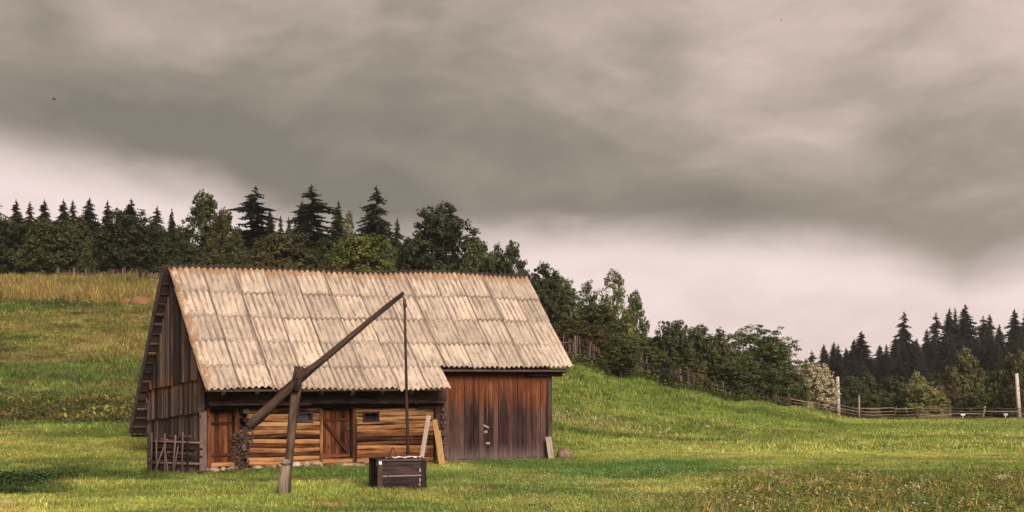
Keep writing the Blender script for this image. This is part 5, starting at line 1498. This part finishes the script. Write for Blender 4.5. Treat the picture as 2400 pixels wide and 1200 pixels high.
# rank weeds at the lower left and along the shaded strip
xy = region(230, 9000, 25.5, 33.5, .5); q = qpx(xy); d = np.sqrt(((q + 10) / 150) ** 2 + ((xy[:, 1] - 29.2) / 2.6) ** 2) + (vnoise(xy[:, 0], xy[:, 1], 1, 6, 3) - .5) * 1.3
xy = xy[d < 1]; c = np.array((.026, .046, .013)) * (.6 + .8 * G.random(len(xy)))[:, None]
scatter("weed_patch", "clump of rank dark weeds in the meadow's lower corner", broad("weed", 540, 26, .22, .24, .045), xy, jitter(c, .2), .6 + .6 * G.random(len(xy)), 22)
xy = region(231, 90, 27, 31.5, .5); q = qpx(xy); xy = xy[(q < 130) & (q > -40)]
scatter("weed_blossoms", "white blossoms among the rank dark weeds", heads("weed_head", 541, 5, .2, .42, .022), xy, jitter(np.full((len(xy), 3), .5) * np.array((1, .95, .85)), .1), .8 + .4 * G.random(len(xy)), 23)
# squash plants on the field strip
xy = region(232, 2600, 48.5, 56, .5); q = qpx(xy); n_ = vnoise(xy[:, 0], xy[:, 1], 2.5, 66, 2)
xy = xy[(q > 120) & (q < 470) & (n_ > .53)]; c = np.array((.15, .165, .045)) * (.6 + .7 * G.random(len(xy)))[:, None]
scatter("squash_leaves", "broad pale leaves of squash plants on the hillside strip", broad("squash_leaf", 542, 12, .38, .26, .11), xy, jitter(c, .2), .7 + .6 * G.random(len(xy)), 24)
xy = region(233, 5000, 48, 55, .5); q = qpx(xy); xy = xy[(q < 470)]; c = lerp3(np.zeros((len(xy), 3)) + np.array((.055, .070, .018)), (.17, .125, .045), (vnoise(xy[:, 0], xy[:, 1] * 3, 1.2, 67, 2) > .55) * 1.0)
scatter("crop_stalks", "withered crop stalks in rows on the hillside strip", broad("crop_leaf", 543, 16, .32, .28, .075), xy, jitter(c, .2), .6 + .6 * G.random(len(xy)), 25)
# meadow flowers: clover heads, daisies and dry stalks
def patch(seed, n, y0, y1, fn):
    xy = region(seed, n, y0, y1, .5); q = qpx(xy); k = fn(q, xy) * (.15 + 1.5 * vnoise(xy[:, 0], xy[:, 1], 1.6, seed, 3))
    return xy[G.random(len(xy)) < k]
wild = lambda q, xy: sstep(q + (vnoise(xy[:, 0], xy[:, 1], 2, 8, 2) - .5) * 500, 1500, 1750) * sstep(xy[:, 1] + (vnoise(xy[:, 0], xy[:, 0] * 0, 2.2, 9, 4) - .5) * 9, 33.5, 27)
xy = patch(240, 6500, 19, 35, wild)
c = np.array((.42, .285, .105)) * (.5 + .8 * G.random(len(xy)))[:, None]
c = lerp3(c, (.13, .085, .035), (G.random(len(xy)) < .10) * .9)
scatter("dry_stalks", "dry tan grass stalks among the wildflowers", tuft("stalk_tuft", 550, 7, .16, .20, .0045, .45), xy, jitter(c, .2), .5 + .8 * G.random(len(xy)), 30)
xy = patch(241, 15000, 19, 35, wild); c = np.array((.085, .110, .026)) * (.6 + .8 * G.random(len(xy)))[:, None]
scatter("meadow_herbs", "dark green herbs among the wildflowers", broad("herb", 551, 18, .16, .17, .028), xy, jitter(c, .2), .6 + .7 * G.random(len(xy)), 31)
xy = patch(242, 5200, 19, 34, lambda q, xy: wild(q, xy) * (.12 + 1.3 * sstep(vnoise(xy[:, 0], xy[:, 1], 1.3, 44, 3), .50, .66)))
pal = np.array([(.50, .46, .38), (.52, .47, .40), (.44, .36, .20), (.42, .26, .30), (.50, .36, .08), (.10, .05, .035), (.25, .06, .05)])
c = pal[G.integers(0, len(pal), len(xy))]
scatter("wildflowers", "white, yellow and mauve wildflowers in the meadow corner", heads("flower_head", 552, 4, .16, .20, .024), xy, c, .6 + .7 * G.random(len(xy)), 32)
clover = lambda q, xy: sstep(q, 1050, 1250) * sstep(q, 1800, 1550) * .5 + .04
xy = patch(243, 7000, 20, 34, clover)
scatter("clover", "small white clover heads in the short grass", heads("clover_head", 553, 2, .10, .12, .013, .6), xy, jitter(np.full((len(xy), 3), .42) * np.array((1, .98, .72)), .15), .7 + .6 * G.random(len(xy)), 33)
# pale flower patch on the slope below the fence, and dots on the hill
slope = lambda q, xy: np.exp(-(((q - 1400) / 150) ** 2 + ((xy[:, 1] - 56) / 2.6) ** 2)) * .8 + .02 * (q < 480) + .5 * (q < 420) * np.exp(-((xy[:, 1] - 77.3) / .8) ** 2)
xy = patch(244, 9000, 48, 80, slope)
scatter("pale_blossoms", "pale flower heads scattered over the hillside", heads("pale_head", 554, 4, .35, .26, .040, .5), xy, jitter(np.full((len(xy), 3), .40) * np.array((1, .92, .58)), .15), .7 + .6 * G.random(len(xy)), 34)
# rough growth along the fences
fx = []
for (pa, Ya, pb_, Yb, n_) in ((1300, 73.6, 1660, 89.6, 420), (1660, 89.6, 1850, 96, 240), (1850, 96, 2420, 100.6, 260)):
    for k in range(n_):
        t = G.random(); x_, y_ = gp2(pa + (pb_ - pa) * t, Ya + (Yb - Ya) * t - .9 + G.normal() * .7); fx.append((x_, y_))
xy = np.array(fx); c = np.array((.050, .058, .018)) * (.6 + .9 * G.random(len(xy)))[:, None]
scatter("fence_weeds", "rough dark growth along the foot of the far fences", broad("fence_weed", 545, 26, .42, .5, .085), xy, jitter(c, .2), (.5 + .8 * G.random(len(xy))) * np.where(qpx(xy) > 1850, .55, 1.0), 35)
